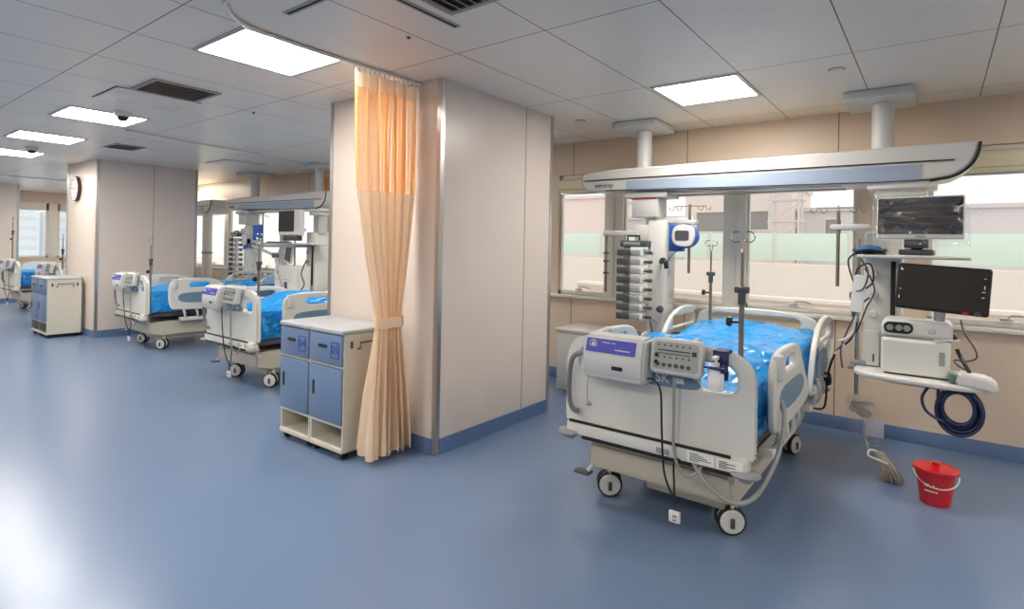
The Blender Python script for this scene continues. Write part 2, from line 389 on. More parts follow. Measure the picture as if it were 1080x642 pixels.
# ------------------------------------------------------------------ ceiling fittings
def ceiling_lamp(x0, y0, x1, y1, label, group=None):
    t = thing('ceiling_light', label, 'ceiling light', ((x0 + x1) / 2, (y0 + y1) / 2, H), group)
    MB().plate([rr(x0 - .03, y0 - .03, x1 + .03, y1 + .03, .004), rr(x0, y0, x1, y1, .003)], 'XY', H - .004, .01, .002).build('frame', M['alu'], t)
    MB().box((x0, y0, H - .003), (x1, y1, H - .0005)).build('diffuser', M['lamp'], t, flat=True)
    return t
ceiling_lamp(-1.75, 4.07, -1.15, 4.68, 'square lit ceiling panel above the bed beside the window wall')
ceiling_lamp(-3.83, 1.63, -3.22, 2.28, 'square lit ceiling panel beside the curtain rail in front of the column')
ceiling_lamp(-7.12, 1.65, -6.5, 2.28, 'lit ceiling panel with a dome camera in front, nearest of the left row')
ceiling_lamp(-9.13, 1.68, -8.5, 2.3, 'lit ceiling panel in the middle of the left row of three')
ceiling_lamp(-11.2, 1.75, -10.5, 2.35, 'lit ceiling panel cut by the left edge, farthest of the left row')
g = 'unseen ceiling lights added for the room lighting'
for (a, b) in ((-1.45, -.4), (-3.5, -.6), (-6.8, -.6), (-10.85, -.6), (-14.5, -.6), (1.9, 2.0), (1.9, -1.2), (1.9, 4.4), (-1.45, -2.8), (-6.8, -2.8), (-14.5, 2.05), (-17, 1.0), (-5.6, 4.4), (-12.8, 5.0), (-15.3, 5.0), (-16.8, 5.2), (-18.3, 1.0)):
    ceiling_lamp(a - .3, b - .3, a + .3, b + .3, 'unseen square ceiling panel light added for the lighting', g)  # unseen lamps added for light; some brighten the dark end wall

# curtain rails
def rail(name_label, pts, group=None):
    t = thing('curtain_rail', name_label, 'curtain rail', (pts[0][0], pts[0][1], H), group)
    MB().tube([(a, b, H - .014) for a, b in pts], .012, 8, n=8).build('track', M['frame'], t); return t
rail('white curtain rail rounding a corner above the lockers', [(-3.165, 2.955), (-3.18, 2.4), (-3.18, 1.9), (-3.14, 1.58), (-3.0, 1.42), (-2.8, 1.36), (-1.8, 1.34), (.5, 1.34)])
rail('white curtain rail across the middle bay ceiling', [(-7.35, 2.35), (-7.45, 3.0), (-7.6, 4.0), (-7.9, 5.0), (-8.05, 5.6)])
rail('white curtain rail on the ceiling of the farthest bay', [(-14.93, 2.4), (-14.93, 3.2), (-14.92, 4.0), (-14.92, 5.5)])
def grille(label, x0, y0, x1, y1, slats=9):
    t = thing('ceiling_vent', label, 'vent', ((x0 + x1) / 2, (y0 + y1) / 2, H))
    MB().plate([rr(x0, y0, x1, y1, .004), rr(x0 + .03, y0 + .03, x1 - .03, y1 - .03, .004)], 'XY', H - .006, .012, .003).build('frame', M['vent'], t)
    MB().box((x0 + .03, y0 + .03, H - .002), (x1 - .03, y1 - .03, H - .0005)).build('cavity', M['dark'], t)
    s = MB()
    for i in range(slats):
        x = x0 + .04 + (x1 - x0 - .08) * i / (slats - 1); s.box((x - .013, y0 + .03, H - .011), (x + .013, y1 - .03, H - .008), rot=Matrix.Rotation(R(25), 3, 'Y'))
    s.build('louvre', M['vent'], t); return t
grille('rectangular ceiling air vent with dark louvres beyond the lockers', -5.29, 1.73, -4.8, 2.24)
grille('small rectangular ceiling vent in front of the middle column', -8.95, 2.62, -8.5, 2.98, 6)
grille('square louvred return air grille at the top edge above the curtain', -2.09, 1.5, -1.4, 2.17, 12)
def hatch(label, x0, y0, x1, y1):
    t = thing('access_hatch', label, 'ceiling hatch', ((x0 + x1) / 2, (y0 + y1) / 2, H))
    MB().box((x0 + .008, y0 + .008, H - .01), (x1 - .008, y1 - .008, H - .001), .002).build('panel', M['vent2'], t)
    MB().plate([rr(x0, y0, x1, y1, .003), rr(x0 + .008, y0 + .008, x1 - .008, y1 - .008, .003)], 'XY', H - .002, .004, .001).build('gap', M['dark'], t)
M['vent2'] = mat('hatch panel', (232, 223, 210), .35)
hatch('flush ceiling access hatch beside the louvred air vent', -5.9, 1.64, -5.31, 2.3)
hatch('flush ceiling access hatch inside the middle bay', -9.3, 4.1, -8.6, 4.72)
def slot(label, lo, hi):
    o = MB().box((lo[0], lo[1], H - .004), (hi[0], hi[1], H), .001).build('linear_diffuser', M['lgrey2'])
    tag(o, label, 'air slot'); d = MB()
    if hi[0] - lo[0] > hi[1] - lo[1]: d.box((lo[0] + .01, (lo[1] + hi[1]) / 2 - .008, H - .006), (hi[0] - .01, (lo[1] + hi[1]) / 2 + .008, H - .003))
    else: d.box(((lo[0] + hi[0]) / 2 - .008, lo[1] + .01, H - .006), ((lo[0] + hi[0]) / 2 + .008, hi[1] - .01, H - .003))
    d.build('slot_opening', M['dark'], o)
M['lgrey2'] = mat('slot frame', (170, 164, 156), .4)
slot('narrow ceiling air slot above the curtain, at top left', (-2.83, 1.63, 0), (-2.28, 1.68, 0))
slot('narrow ceiling air slot beside the louvred grille', (-2.21, 1.5, 0), (-2.16, 2.32, 0))
for (x, y, l) in ((-.56, 4.33, 'small round ceiling disc beside the right pendant mount'), (-2.79, 4.73, 'small round ceiling disc between column and left pendant mount'), (-2.534, 2.267, 'tiny sprinkler head on the ceiling right of the curtain'), (-5.25, 2.75, 'tiny sprinkler head on the ceiling beyond the air vent')):
    r = .045 if y > 4 else .012
    t = thing('ceiling_sprinkler', l, 'sprinkler', (x, y, H)); MB().lathe([(0, H - .012), (r * .6, H - .012), (r, H - .005), (r, H)], (x, y, 0), 20).build('cover_plate', M['ceilwhite'] if y > 4 else M['dgrey'], t) if False else MB().lathe([(0, -.012), (r * .6, -.012), (r, -.005), (r, 0)], (x, y, H), 20).build('cover_plate', M['vent2'] if y > 4 else M['dgrey'], t)
    MB().lathe([(r * 1.0, -.003), (r * 1.12, -.003), (r * 1.12, 0), (r, 0)], (x, y, H), 20).build('rim', M['dgrey'] if y > 4 else M['alu'], t)
for (x, y, l) in ((-6.35, 2.02, 'dome security camera in front of the nearest left lamp'), (-9.94, 2.09, 'dome security camera between the two farthest left lamps')):
    t = thing('dome_camera', l, 'security camera', (x, y, H))
    MB().lathe([(.0, -.05), (.06, -.045), (.075, -.03), (.075, 0)], (x, y, H), 24).build('housing', M['white'], t)
    MB().lathe([(0, -.095), (.025, -.09), (.042, -.075), (.05, -.05)], (x, y, H), 20).build('dome', M['black'], t)

# ------------------------------------------------------------------ outside the windows
M['o_ground'] = mat('roof terrace', (240, 232, 224), .9, var=.03)
M['o_pink'] = mat('render pink', (234, 220, 214), .9, var=.03)
M['o_grey'] = mat('render grey', (216, 212, 214), .9)
M['o_dark'] = mat('far window', (150, 146, 146), .6)
M['o_conc'] = mat('terrace concrete', (236, 228, 220), .9, var=.04)
M['mint'] = mat('mint glass panel', (220, 240, 230), .25)
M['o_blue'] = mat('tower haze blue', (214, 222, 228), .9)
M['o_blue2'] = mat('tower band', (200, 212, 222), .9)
struct(MB().box((-60, W + .25, -.3), (30, 40, -.1)).build('floor_terrace', M['o_ground']))
for i, (x0, x1) in enumerate([(-9.0 + 1.5 * q, -9.0 + 1.5 * q + 1.46) for q in range(9)]):
    t = thing('balustrade_panel', 'mint green glass terrace balustrade panel seen through the windows', 'balustrade', ((x0 + x1) / 2, 14, 1.285), 'mint glass balustrade panels on the terrace')
    MB().box((x0, 14, 1.36), (x1, 14.03, 1.97), .004).build('glass_sheet', M['mint'], t)
    MB().box((x0 - .02, 13.98, 1.285), (x0 + .02, 14.05, 2.0), .004).build('post', M['frame'], t)
tag(MB().box((-10, 13.7, -.1), (6, 14.1, 1.28), .03).build('parapet_wall', M['o_conc']), 'pale concrete parapet under the mint glass panels outside', 'wall')
cw = MB(); pts = [(-6.5, 11), (-5, 10.4), (-3.2, 10.0), (-1, 9.9), (1.5, 10.2), (4, 11)]
cp = catmull([(a, b, 0) for a, b in pts], 8); cw.prism([(v.x, v.y) for v in cp] + [(v.x, v.y + .3) for v in reversed(cp)], 'XY', -.1, .75)
M['o_wall'] = mat('curved wall render', (214, 203, 192), .9, var=.05)
tag(cw.build('curved_wall', M['o_wall']), 'low curved concrete wall on the terrace outside', 'wall')
cq = MB(); cq.prism([(v.x, v.y - .03) for v in cp] + [(v.x, v.y + .34) for v in reversed(cp)], 'XY', .75, .8)
tag(cq.build('wall_coping', M['o_ground']), 'pale coping strip on top of the curved terrace wall', 'coping')
tag(MB().box((-9, 7.6, -.1), (6, 7.75, .55), .02).build('low_kerb', M['o_ground']), 'low pale kerb wall just outside the windows', 'wall')
def building(label, x0, y0, x1, y1, z, m, wins, m2=None):
    t = thing('building', label, 'building', ((x0 + x1) / 2, (y0 + y1) / 2, -.1))
    MB().box((x0, y0, -.1), (x1, y1, z), .02).build('facade', m, t)
    MB().box((x0 - .08, y0 - .08, z), (x1 + .08, y1, z + .12), .01).build('parapet', m, t)
    for (a, b, c, d) in wins:
        f = MB().plate([rr(a - .05, b - .05, c + .05, d + .05, .01), rr(a, b, c, d, .01)], 'XZ', y0 - .02, .06, .01).build('window', M['frame'], t)
        MB().box((a, y0 - .01, b), (c, y0 + .0, d)).build('pane', M['o_dark'], f)
building('pale pink service block beyond the terrace at left', -13.6, 18, -9.6, 21, 3.35, M['o_pink'], [(-12.4, 1.9, -11.7, 2.3)])
building('pale pink building with small dark windows beyond the mint panels', -6.6, 18, -3.4, 21, 3.45, M['o_pink'], [(-6.2, 2.15, -5.3, 2.75), (-4.7, 2.2, -4.05, 2.75)])
building('low grey annex beside the lattice mast', -3.3, 18.5, 2.2, 21, 2.75, M['o_grey'], [(-2.6, 2.05, -2.2, 2.5)])
building('grey block between pink buildings outside the left window', -9.4, 19, -6.9, 21, 2.6, M['o_grey'], [(-8.6, 2.0, -8.0, 2.35)])
t = thing('lattice_mast', 'pale lattice mast standing on the roof outside', 'mast', (-3.4, 17.0, 0)); lg = []
for dx, dy in ((-.35, 0), (.35, 0), (-.35, .5), (.35, .5)): MB().cyl((-3.4 + dx, 17.0 + dy, -.1), (-3.4 + dx, 17.0 + dy, 3.6), .035).build('mast_leg', M['o_grey'], t)
b = MB()
for z in (1.2, 1.8, 2.4, 3.0, 3.5):
    for a, c in (((-.45, 0), (.45, 0)), ((-.45, .5), (.45, .5)), ((-.35, 0), (-.35, .5)), ((.35, 0), (.35, .5))): b.cyl((-3.4 + a[0], 17.0 + a[1], z), (-3.4 + c[0], 17.0 + c[1], z), .025)
    b.cyl((-3.75, 17.0, z), (-3.05, 17.0, z + .5), .02)
b.build('cross_brace', M['o_grey'], t)
# far towers beyond the end wall and behind the middle bay
for i, (x, y, ww, h, l) in enumerate(((-75, 14.4, 3.4, 5.5, 'hazy blue grey tower block seen at the left of the far window'), (-78, 19.2, 4.4, 4.3, 'hazy low city block seen right of the tower through the far window'), (-72, 24, 4.0, 5.0, 'hazy city block behind the right pane of the far window'))):
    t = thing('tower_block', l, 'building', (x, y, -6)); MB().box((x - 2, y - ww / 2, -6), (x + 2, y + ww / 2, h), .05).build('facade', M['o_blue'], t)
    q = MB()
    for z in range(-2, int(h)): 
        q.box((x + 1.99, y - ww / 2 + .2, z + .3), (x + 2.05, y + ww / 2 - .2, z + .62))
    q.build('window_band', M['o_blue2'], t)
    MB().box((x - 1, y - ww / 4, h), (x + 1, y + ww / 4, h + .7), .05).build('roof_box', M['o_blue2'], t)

# ------------------------------------------------------------------ lockers
def locker(x0, y0, x1, y1, number, label, group=None):
    t = thing('bedside_locker', label, 'locker', ((x0 + x1) / 2, (y0 + y1) / 2, 0), group)
    b = MB(); z0 = .055; th = .018
    b.box((x0, y0 + .01, z0), (x0 + th, y1, .9), .003); b.box((x1 - th, y0 + .01, z0), (x1, y1, .9), .003); b.box((x0, y1 - th, z0), (x1, y1, .9))
    b.box((x0 + .002, y0 + .012, z0 + .001), (x1 - .002, y1 - .002, z0 + .03)); b.box((x0 + .002, y0 + .005, .235), (x1 - .002, y0 + .1, .25)); b.box((x0 + .002, y0 + .004, .66), (x1 - .002, y0 + .1, .672)); b.box((x0 + th, y0 + .03, .252), (x1 - th, y1 - th, .9))
    b.build('body', M['lockwhite'], t, flat=True)
    b = MB(); b.box((x0 - .004, y0 - .012, .9), (x1 + .004, y1, .935), .01, seg=3); b.build('top', M['lockgrey'], t)
    b = MB(); b.box((x0 + th, y0 + .012, .06), (x1 - th, y0 + .02, .09)); b.box((x0, y0, .055), (x1, y0 + .015, .085), .003); b.build('plinth', M['lockwhite'], t)
    d = MB().box((x0 + .008, y0 - .008, .678), (x1 - .008, y0 + .02, .895), .006).build('drawer', M['door'], t)
    cx = x0 + (x1 - x0) * .42
    MB().plate([rr(cx - .055, .79, cx + .055, .815, .012)], 'XZ', y0 - .009, .006, .002).build('handle', M['dark'], d)
    nx = x1 - .085
    if number: MB().plate([rr(nx - .05, .725, nx + .05, .845, .012), rr(nx - .044, .731, nx + .044, .839, .008)], 'XZ', y0 - .0095, .003, .001).text(number, .085, (nx, y0 - .0095, .785)).build('number_tag', M['numblue'], d)
    if not number:
        v = MB().box((x0 + .02, y0 + .006, .095), (x1 - .02, y0 + .014, .225), .003)
        for q in range(6): v.box((x0 + .03, y0 + .0, .105 + q * .02), (x1 - .03, y0 + .008, .112 + q * .02))
        v.build('vent_grille', M['dgrey'], t)
    d = MB().box((x0 + .008, y0 - .008, .256), (x1 - .008, y0 + .02, .654), .006).build('door', M['door'], t)
    MB().plate([rr(x0 + .05, .43, x0 + .075, .54, .012)], 'XZ', y0 - .009, .006, .002).build('handle', M['dark'], d)
    s = MB().box((x1 - .002, y0 + .06, .80), (x1 + .003, y0 + .085, .85), .002).box((x1 - .002, y1 - .085, .80), (x1 + .003, y1 - .06, .85), .002)
    s.tube([(x1, y0 + .13, .79), (x1 + .028, y0 + .13, .8), (x1 + .028, y0 + .13, .84), (x1 + .028, y1 - .13, .84), (x1 + .028, y1 - .13, .8), (x1, y1 - .13, .79)], .007, smooth=False)
    s.build('towel_rail', M['dgrey'], t)
    for (a, c) in ((x0 + .04, y0 + .05), (x1 - .04, y0 + .05), (x0 + .04, y1 - .05), (x1 - .04, y1 - .05)):
        MB().cyl((a - .012, c, .027), (a + .012, c, .027), .027).box((a - .02, c - .02, .05), (a + .02, c + .02, .062)).build('caster', M['rubber'], t)
    return t
M['numblue'] = mat('number blue', (24, 62, 150), .4)
locker(-4.16, 2.44, -3.765, 2.925, '04', 'blue fronted bedside locker numbered 04, against the near column')
locker(-3.755, 2.44, -3.35, 2.925, '05', 'blue fronted bedside locker numbered 05, next to the tied curtain')
locker(-11.72, 2.5, -11.31, 2.965, None, 'left blue fronted locker below the wall clock on the middle column')
locker(-11.30, 2.5, -10.89, 2.965, None, 'right blue fronted locker below the wall clock, pale side with rail showing')

# wall clock
t = thing('wall_clock', 'round white wall clock with dark red rim on the middle column', 'clock', (-11.395, 3.0, 2.38))
MB().lathe([(.13, 0), (.2, 0), (.208, -.01), (.208, -.05), (.2, -.055), (.195, -.02)], (-11.395, 3.0, 2.38), 40, 'Y').build('rim', mat('maroon rim', (62, 28, 32), .35), t)
f = MB().lathe([(0, -.052), (.2, -.052), (.2, -.01), (0, -.01)], (-11.395, 3.0, 2.38), 40, 'Y').build('face', M['paper'], t)
for k in range(12):
    a = R(30 * k); c, s_ = math.sin(a), math.cos(a); MB().cyl((-11.395 + .15 * c, 2.945, 2.38 + .15 * s_), (-11.395 + .17 * c, 2.945, 2.38 + .17 * s_), .005).build('hour_mark', M['ink'], f)
MB().cyl((-11.395, 2.942, 2.38), (-11.395 + .09, 2.942, 2.36), .006).build('hour_hand', M['black'], t)
MB().cyl((-11.395, 2.94, 2.38), (-11.395 - .12, 2.94, 2.4), .0045).build('minute_hand', M['black'], t)

# ------------------------------------------------------------------ curtain
def lerp(a, b, t): return a + (b - a) * t
def curtain(label, X, prof, folds, amp, zt, zb, zmesh, ox=0):
    """prof: list of (z, y0, y1, amplitude)"""
    prof = sorted(prof)
    def at(z):
        for (a, b) in zip(prof, prof[1:]):
            if a[0] <= z <= b[0]:
                t = (z - a[0]) / (b[0] - a[0]); t = t * t * (3 - 2 * t) if False else t
                return [lerp(a[i], b[i], t) for i in (1, 2, 3)]
        return prof[-1][1:] if z > prof[-1][0] else prof[0][1:]
    root = thing('privacy_curtain', label, 'curtain', (X, (prof[-1][1] + prof[-1][2]) / 2, zb))
    def sheet(za, zb_, nm, mm, uvs=120, off=0.0):
        nu, nz = 170, max(3, int((za - zb_) / .03)); bm = bmesh.new(); uvl = bm.loops.layers.uv.new('UVMap'); V = []
        for i in range(nz + 1):
            z = lerp(zb_, za, i / nz); y0, y1, am = at(z); row = []
            for j in range(nu + 1):
                u = j / nu; uu = u + .012 * math.sin(u * 23 + 1.3) + .01 * math.sin(u * 9 + z * .8)
                ph = 2 * math.pi * folds * uu
                x = X + am * (math.sin(ph) + .3 * math.sin(2.1 * ph + z * 1.5) + .22 * math.sin(.43 * ph + 2)) + off
                yy = lerp(y0, y1, u) + am * .45 * math.sin(2 * ph + .6) * (0 if u in (0, 1) else 1)
                yy = min(yy, 2.945) if abs(X + 3.17) < .1 else yy
                row.append(bm.verts.new((x, yy, z + (.012 * math.sin(ph * .5) if i == 0 and zb_ < .3 else 0))))
            V.append(row)
        for i in range(nz):
            for j in range(nu):
                f = bm.faces.new((V[i][j], V[i][j + 1], V[i + 1][j + 1], V[i + 1][j])); f.smooth = True
                for l, (jj, ii) in zip(f.loops, ((j, i), (j + 1, i), (j + 1, i + 1), (j, i + 1))): l[uvl].uv = (jj / nu * uvs, lerp(zb_, za, ii / nz) * 70)
        m = MB(); m.bm.free(); m.bm = bm
        o = m.build(nm, mm, root, sharp=180)
        return o
    sheet(zt, zt - .1, 'header_band', M['curtain'])
    sheet(zt - .1, zmesh, 'net_panel', M['curtainmesh'])
    sheet(zmesh, zb, 'fabric', M['curtain'])
    return root, at
cur, at = curtain('peach curtain tied in the middle, hanging from ceiling to floor by the near column', -3.165,
    [(.03, 2.49, 2.925, .065), (.12, 2.485, 2.92, .07), (.5, 2.52, 2.88, .055), (.8, 2.56, 2.84, .034), (.95, 2.58, 2.815, .026), (1.02, 2.575, 2.815, .026), (1.15, 2.55, 2.83, .03), (1.5, 2.46, 2.88, .035), (1.92, 2.37, 2.93, .036), (2.3, 2.345, 2.935, .034), (2.75, 2.335, 2.94, .03)], 7, .03, 2.745, .045, 1.93)
b = MB(); P = []
for k in range(28):
    a = 2 * math.pi * k / 28; P.append((-3.165 + .062 * math.cos(a), 2.697 + .128 * math.sin(a)))
vo = [(x, y) for x, y in P]; vi = [(-3.165 + (x + 3.165) * .92, 2.697 + (y - 2.697) * .96) for x, y in P]
n = len(P); vs = []; fs = []
for zz, ring in ((.955, vo), (.985, [(x * 1.0, y) for x, y in vo]), (1.03, vo), (1.03, vi), (.955, vi)):
    vs += [(x, y, zz + .006 * math.sin(i * 1.7)) for i, (x, y) in enumerate(ring)]
for r_ in range(5):
    r2 = (r_ + 1) % 5
    for i in range(n): fs.append((r_ * n + i, r_ * n + (i + 1) % n, r2 * n + (i + 1) % n, r2 * n + i))
b._add(vs, fs); b.build('tie_band', M['curtain'], cur, sharp=60)
b = MB()
for k in range(14):
    y = 2.36 + .57 * k / 13; MB().tube([(-3.178, y, 2.785), (-3.185, y + .006, 2.765), (-3.17, y, 2.74)], .003, 6).build('hook', M['steel'], cur)
cur2, _ = curtain('orange curtain gathered at the end of the middle bay rail behind the near column', -8.05,
    [(.1, 5.4, 5.6, .04), (1.0, 5.45, 5.6, .03), (2.75, 5.3, 5.6, .03)], 5, .03, 2.745, .1, 1.95)

# ------------------------------------------------------------------ hospital beds
def bed_mesh(cx, fy, label, group):
    t = thing('hospital_bed', label, 'bed', (cx, fy + 1.1, 0), group)
    def X(v): return cx + v
    def Y(v): return fy + v
    # base shell
    b = MB(); b.prism([(Y(.05), .24), (Y(.2), .2), (Y(1.9), .2), (Y(2.05), .24), (Y(2.05), .36), (Y(1.9), .4), (Y(.16), .4), (Y(.05), .385)], 'YZ', X(-.42), X(.42))
    bmesh.ops.bevel(b.bm, geom=list(b.bm.edges), offset=.015, segments=2, affect='EDGES')
    b.build('base_shell', M['beige'], t)
    MB().box((X(-.12), Y(.2), .135), (X(.34), Y(1.1), .2), .012).build('drive_box', M['beige'], t)
    b = MB(); b.box((X(-.3), Y(.5), .4), (X(.3), Y(.7), .5), .01); b.box((X(-.3), Y(1.4), .4), (X(.3), Y(1.6), .5), .01)
    b.cyl((X(-.25), Y(.35), .38), (X(-.25), Y(.62), .5), .025); b.cyl((X(.25), Y(.35), .38), (X(.25), Y(.62), .5), .025)
    b.box((X(-.46), Y(.04), .475), (X(-.41), Y(2.1), .53), .008); b.box((X(.41), Y(.04), .475), (X(.46), Y(2.1), .53), .008)
    b.build('lift_frame', M['dgrey'], t)
    d = MB(); d.box((X(-.44), Y(.05), .525), (X(.44), Y(2.12), .56), .01); d.build('deck', M['greyp'], t)
    for sx in (-1, 1):
        for yy in (.27, 1.83):
            c = MB(); x0 = X(sx * .37); y0 = Y(yy); c.cyl((x0, y0, .14), (x0, y0, .27), .022, .03); c.box((x0 - .012, y0 - .05, .065), (x0 + .012, y0 + .015, .16), .008)
            c.cyl((x0 - .045, y0 - .02, .078), (x0 + .045, y0 - .02, .078), .012)
            ang = R(-58 if yy < 1 else -20); rc = (x0, y0, .1)
            cc = c.build('caster', M['beige'], t)
            for s2 in (-1, 1):
                wx = x0 + s2 * .03
                MB().lathe([(.068, -.017), (.077, -.01), (.078, 0), (.077, .01), (.068, .017), (.06, .014), (.06, -.014), (.068, -.017)], (wx, y0 - .02, .078), 28, 'X').rotate(ang, 'Z', rc).build('tyre', M['rubber'], cc)
                MB().lathe([(0, -.019), (.06, -.021), (.068, -.014), (.068, .014), (.06, .021), (0, .019)], (wx, y0 - .02, .078), 28, 'X').rotate(ang, 'Z', rc).build('wheel_hub', M['offwhite'], cc)
            MB().box((x0 + .05, y0 - .032, .045), (x0 + .06, y0 - .008, .1), .004).rotate(ang, 'Z', rc).build('brake_lever', M['dgrey'], cc)
    # foot bumper beam, strips and corner discs
    for (yy, s2, nm) in ((-.03, 1, 'foot'), (2.2, -1, 'head')):
        b = MB(); b.box((X(-.52), Y(yy) - .03, .445), (X(.52), Y(yy) + .05, .525), .014); b.build('bumper_beam', M['offwhite'], t)
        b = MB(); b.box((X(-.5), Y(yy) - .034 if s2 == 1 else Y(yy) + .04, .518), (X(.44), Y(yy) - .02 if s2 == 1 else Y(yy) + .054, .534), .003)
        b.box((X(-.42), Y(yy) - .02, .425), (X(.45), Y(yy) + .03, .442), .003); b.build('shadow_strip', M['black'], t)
        for sx in (-1, 1):
            MB().lathe([(.02, -.03), (.026, -.028), (.028, -.008), (.055, -.004), (.064, .008), (.06, .02), (.03, .026), (0, .027)], (X(sx * .505), Y(yy) - .005, .442), 24, sx=1.15).build('bumper_disc', M['greyp'], t)
    # footboard and headboard
    def board(yc, flip):
        w_ = .525
        out = smooth2([(-w_, .55), (-w_, .75), (-w_ + .005, .92), (-w_ + .06, 1.0), (-w_ + .18, 1.035), (-.18, 1.03), (-.0, 1.02), (.18, 1.03), (w_ - .18, 1.035), (w_ - .06, 1.0), (w_ - .005, .92), (w_, .75), (w_, .55), (w_ - .02, .535), (.0, .535), (-w_ + .02, .535)], 4)
        holes = []
        for s2 in (-1, 1):
            hx = sorted((s2 * (w_ - .07), s2 * (w_ - .26))); tl = (.03, .05, .075, .03) if s2 > 0 else (.05, .03, .03, .075)
            holes.append(rr(X(hx[0]), .83, X(hx[1]), .975, tl))
        bd = MB().plate([[(X(a), b_) for a, b_ in out]] + holes, 'XZ', Y(yc), .05, .016)
        return bd
    fb = board(0, 1).build('footboard', M['offwhite'], t)
    pl = smooth2([(-.24, .83), (-.2, .895), (-.05, .905), (.1, .905), (.2, .888), (.265, .858), (.27, .84), (.24, .822), (.1, .815), (-.1, .815), (-.2, .815)], 4)
    MB().plate([[(X(a), b_) for a, b_ in pl]], 'XZ', Y(-.0265), .004, .0015).build('name_plate', M['inset'], fb)
    MB().text('SK', .07, (X(.065), Y(-.0295), .858)).box((X(.125), Y(-.03), .842), (X(.185), Y(-.028), .872), .002).build('plate_mark', M['white'], fb)
    MB().box((X(.22), Y(-.064), .457), (X(.36), Y(-.06), .515)).box((X(.37), Y(-.064), .457), (X(.5), Y(-.06), .51)).build('sticker', M['paper'], t)
    q = MB()
    for i in range(5):
        q.box((X(.235), Y(-.066), .465 + i * .009), (X(.235 + .05 + .02 * ((i * 3) % 4)), Y(-.064), .468 + i * .009)); q.box((X(.385), Y(-.066), .465 + i * .008), (X(.385 + .04 + .02 * ((i * 2) % 4)), Y(-.064), .468 + i * .008))
    q.build('sticker_print', M['ink'], t)
    MB().box((X(.05), Y(-.066), .462), (X(.12), Y(-.06), .49), .003).box((X(.06), Y(-.069), .466), (X(.09), Y(-.064), .486), .002).build('release_latch', M['greyp'], t)
    hb = MB(); out = smooth2([(-.46, .6), (-.5, .8), (-.49, .96), (-.4, 1.03), (-.2, 1.055), (0, 1.06), (.2, 1.055), (.4, 1.03), (.49, .96), (.5, .8), (.46, .6), (.0, .58)], 4)
    hole = rr(X(-.36), .9, X(.36), 1.0, .045)
    hb.plate([[(X(a), b_) for a, b_ in out], hole], 'XZ', Y(2.18), .045, .015); hb.build('headboard', M['offwhite'], t)
    # side rails
    foot_prof = [(.28, .6), (.25, .8), (.27, .95), (.36, 1.0), (.5, 1.015), (.78, 1.005), (.92, .97), (1.0, .9), (1.12, .78), (1.22, .68), (1.22, .6), (1.05, .57), (.7, .56), (.4, .57)]
    head_prof = [(1.36, .58), (1.42, .72), (1.52, .88), (1.68, 1.0), (1.9, 1.055), (2.15, 1.05), (2.3, .99), (2.36, .85), (2.3, .66), (2.15, .57), (1.8, .545), (1.5, .55)]
    for sx in (-1, 1):
        xc = X(sx * .555)
        for prof, hole, ins, br in ((foot_prof, [rr(Y(.52), .88, Y(.8), .955, .035)], smooth2([(Y(.42), .68), (Y(.4), .79), (Y(.7), .81), (Y(.98), .79), (Y(1.04), .7), (Y(.8), .66)], 4), (.45, .62, .8, .97)),
                                    (head_prof, [rr(Y(1.66), .9, Y(2.2), .99, .042), rr(Y(2.05), .78, Y(2.2), .85, .03)], smooth2([(Y(1.58), .66), (Y(1.6), .8), (Y(1.8), .84), (Y(1.98), .8), (Y(2.0), .68), (Y(1.8), .64)], 4), (1.6, 1.78, 1.95))):
            rl = MB().plate([smooth2([(Y(a), z) for a, z in prof], 4)] + hole, 'YZ', xc, .038, .013).build('side_rail', M['offwhite'], t)
            MB().plate([ins], 'YZ', xc + sx * .0195, .005, .002).build('rail_inset', M['inset'], rl)
            q = MB()
            for yy in br: q.tube([(xc - sx * .01, Y(yy), .6), (xc + sx * .0, Y(yy + .02), .5), (xc - sx * .06, Y(yy + .06), .4)], .016, 8)
            q.box((min(xc - sx * .1, xc - sx * .02), Y(br[0] - .03), .4), (max(xc - sx * .1, xc - sx * .02), Y(br[-1] + .1), .45), .01)
            q.build('rail_bracket', M['offwhite'], t)
    # bed-side control on the near right rail and the foot pedals
    q = MB().box((X(.548), Y(.29), .86), (X(.6), Y(.36), 1.0), .014); q.build('rail_handset', M['lgrey'], t)
    q = MB(); q.tube([(X(-.36), Y(.16), .37), (X(-.385), Y(.1), .3), (X(-.42), Y(.04), .205)], .012, 8); q.build('pedal_arm', M['offwhite'], t)
    MB().box((X(-.5), Y(.0), .19), (X(-.4), Y(.07), .208), .007).build('pedal_pad', M['dgrey'], t)
    q = MB(); q.tube([(X(.43), Y(.02), .44), (X(.40), Y(.1), .34), (X(.37), Y(.2), .25)], .02, 10); q.build('brake_linkage', M['offwhite'], t)
    return t
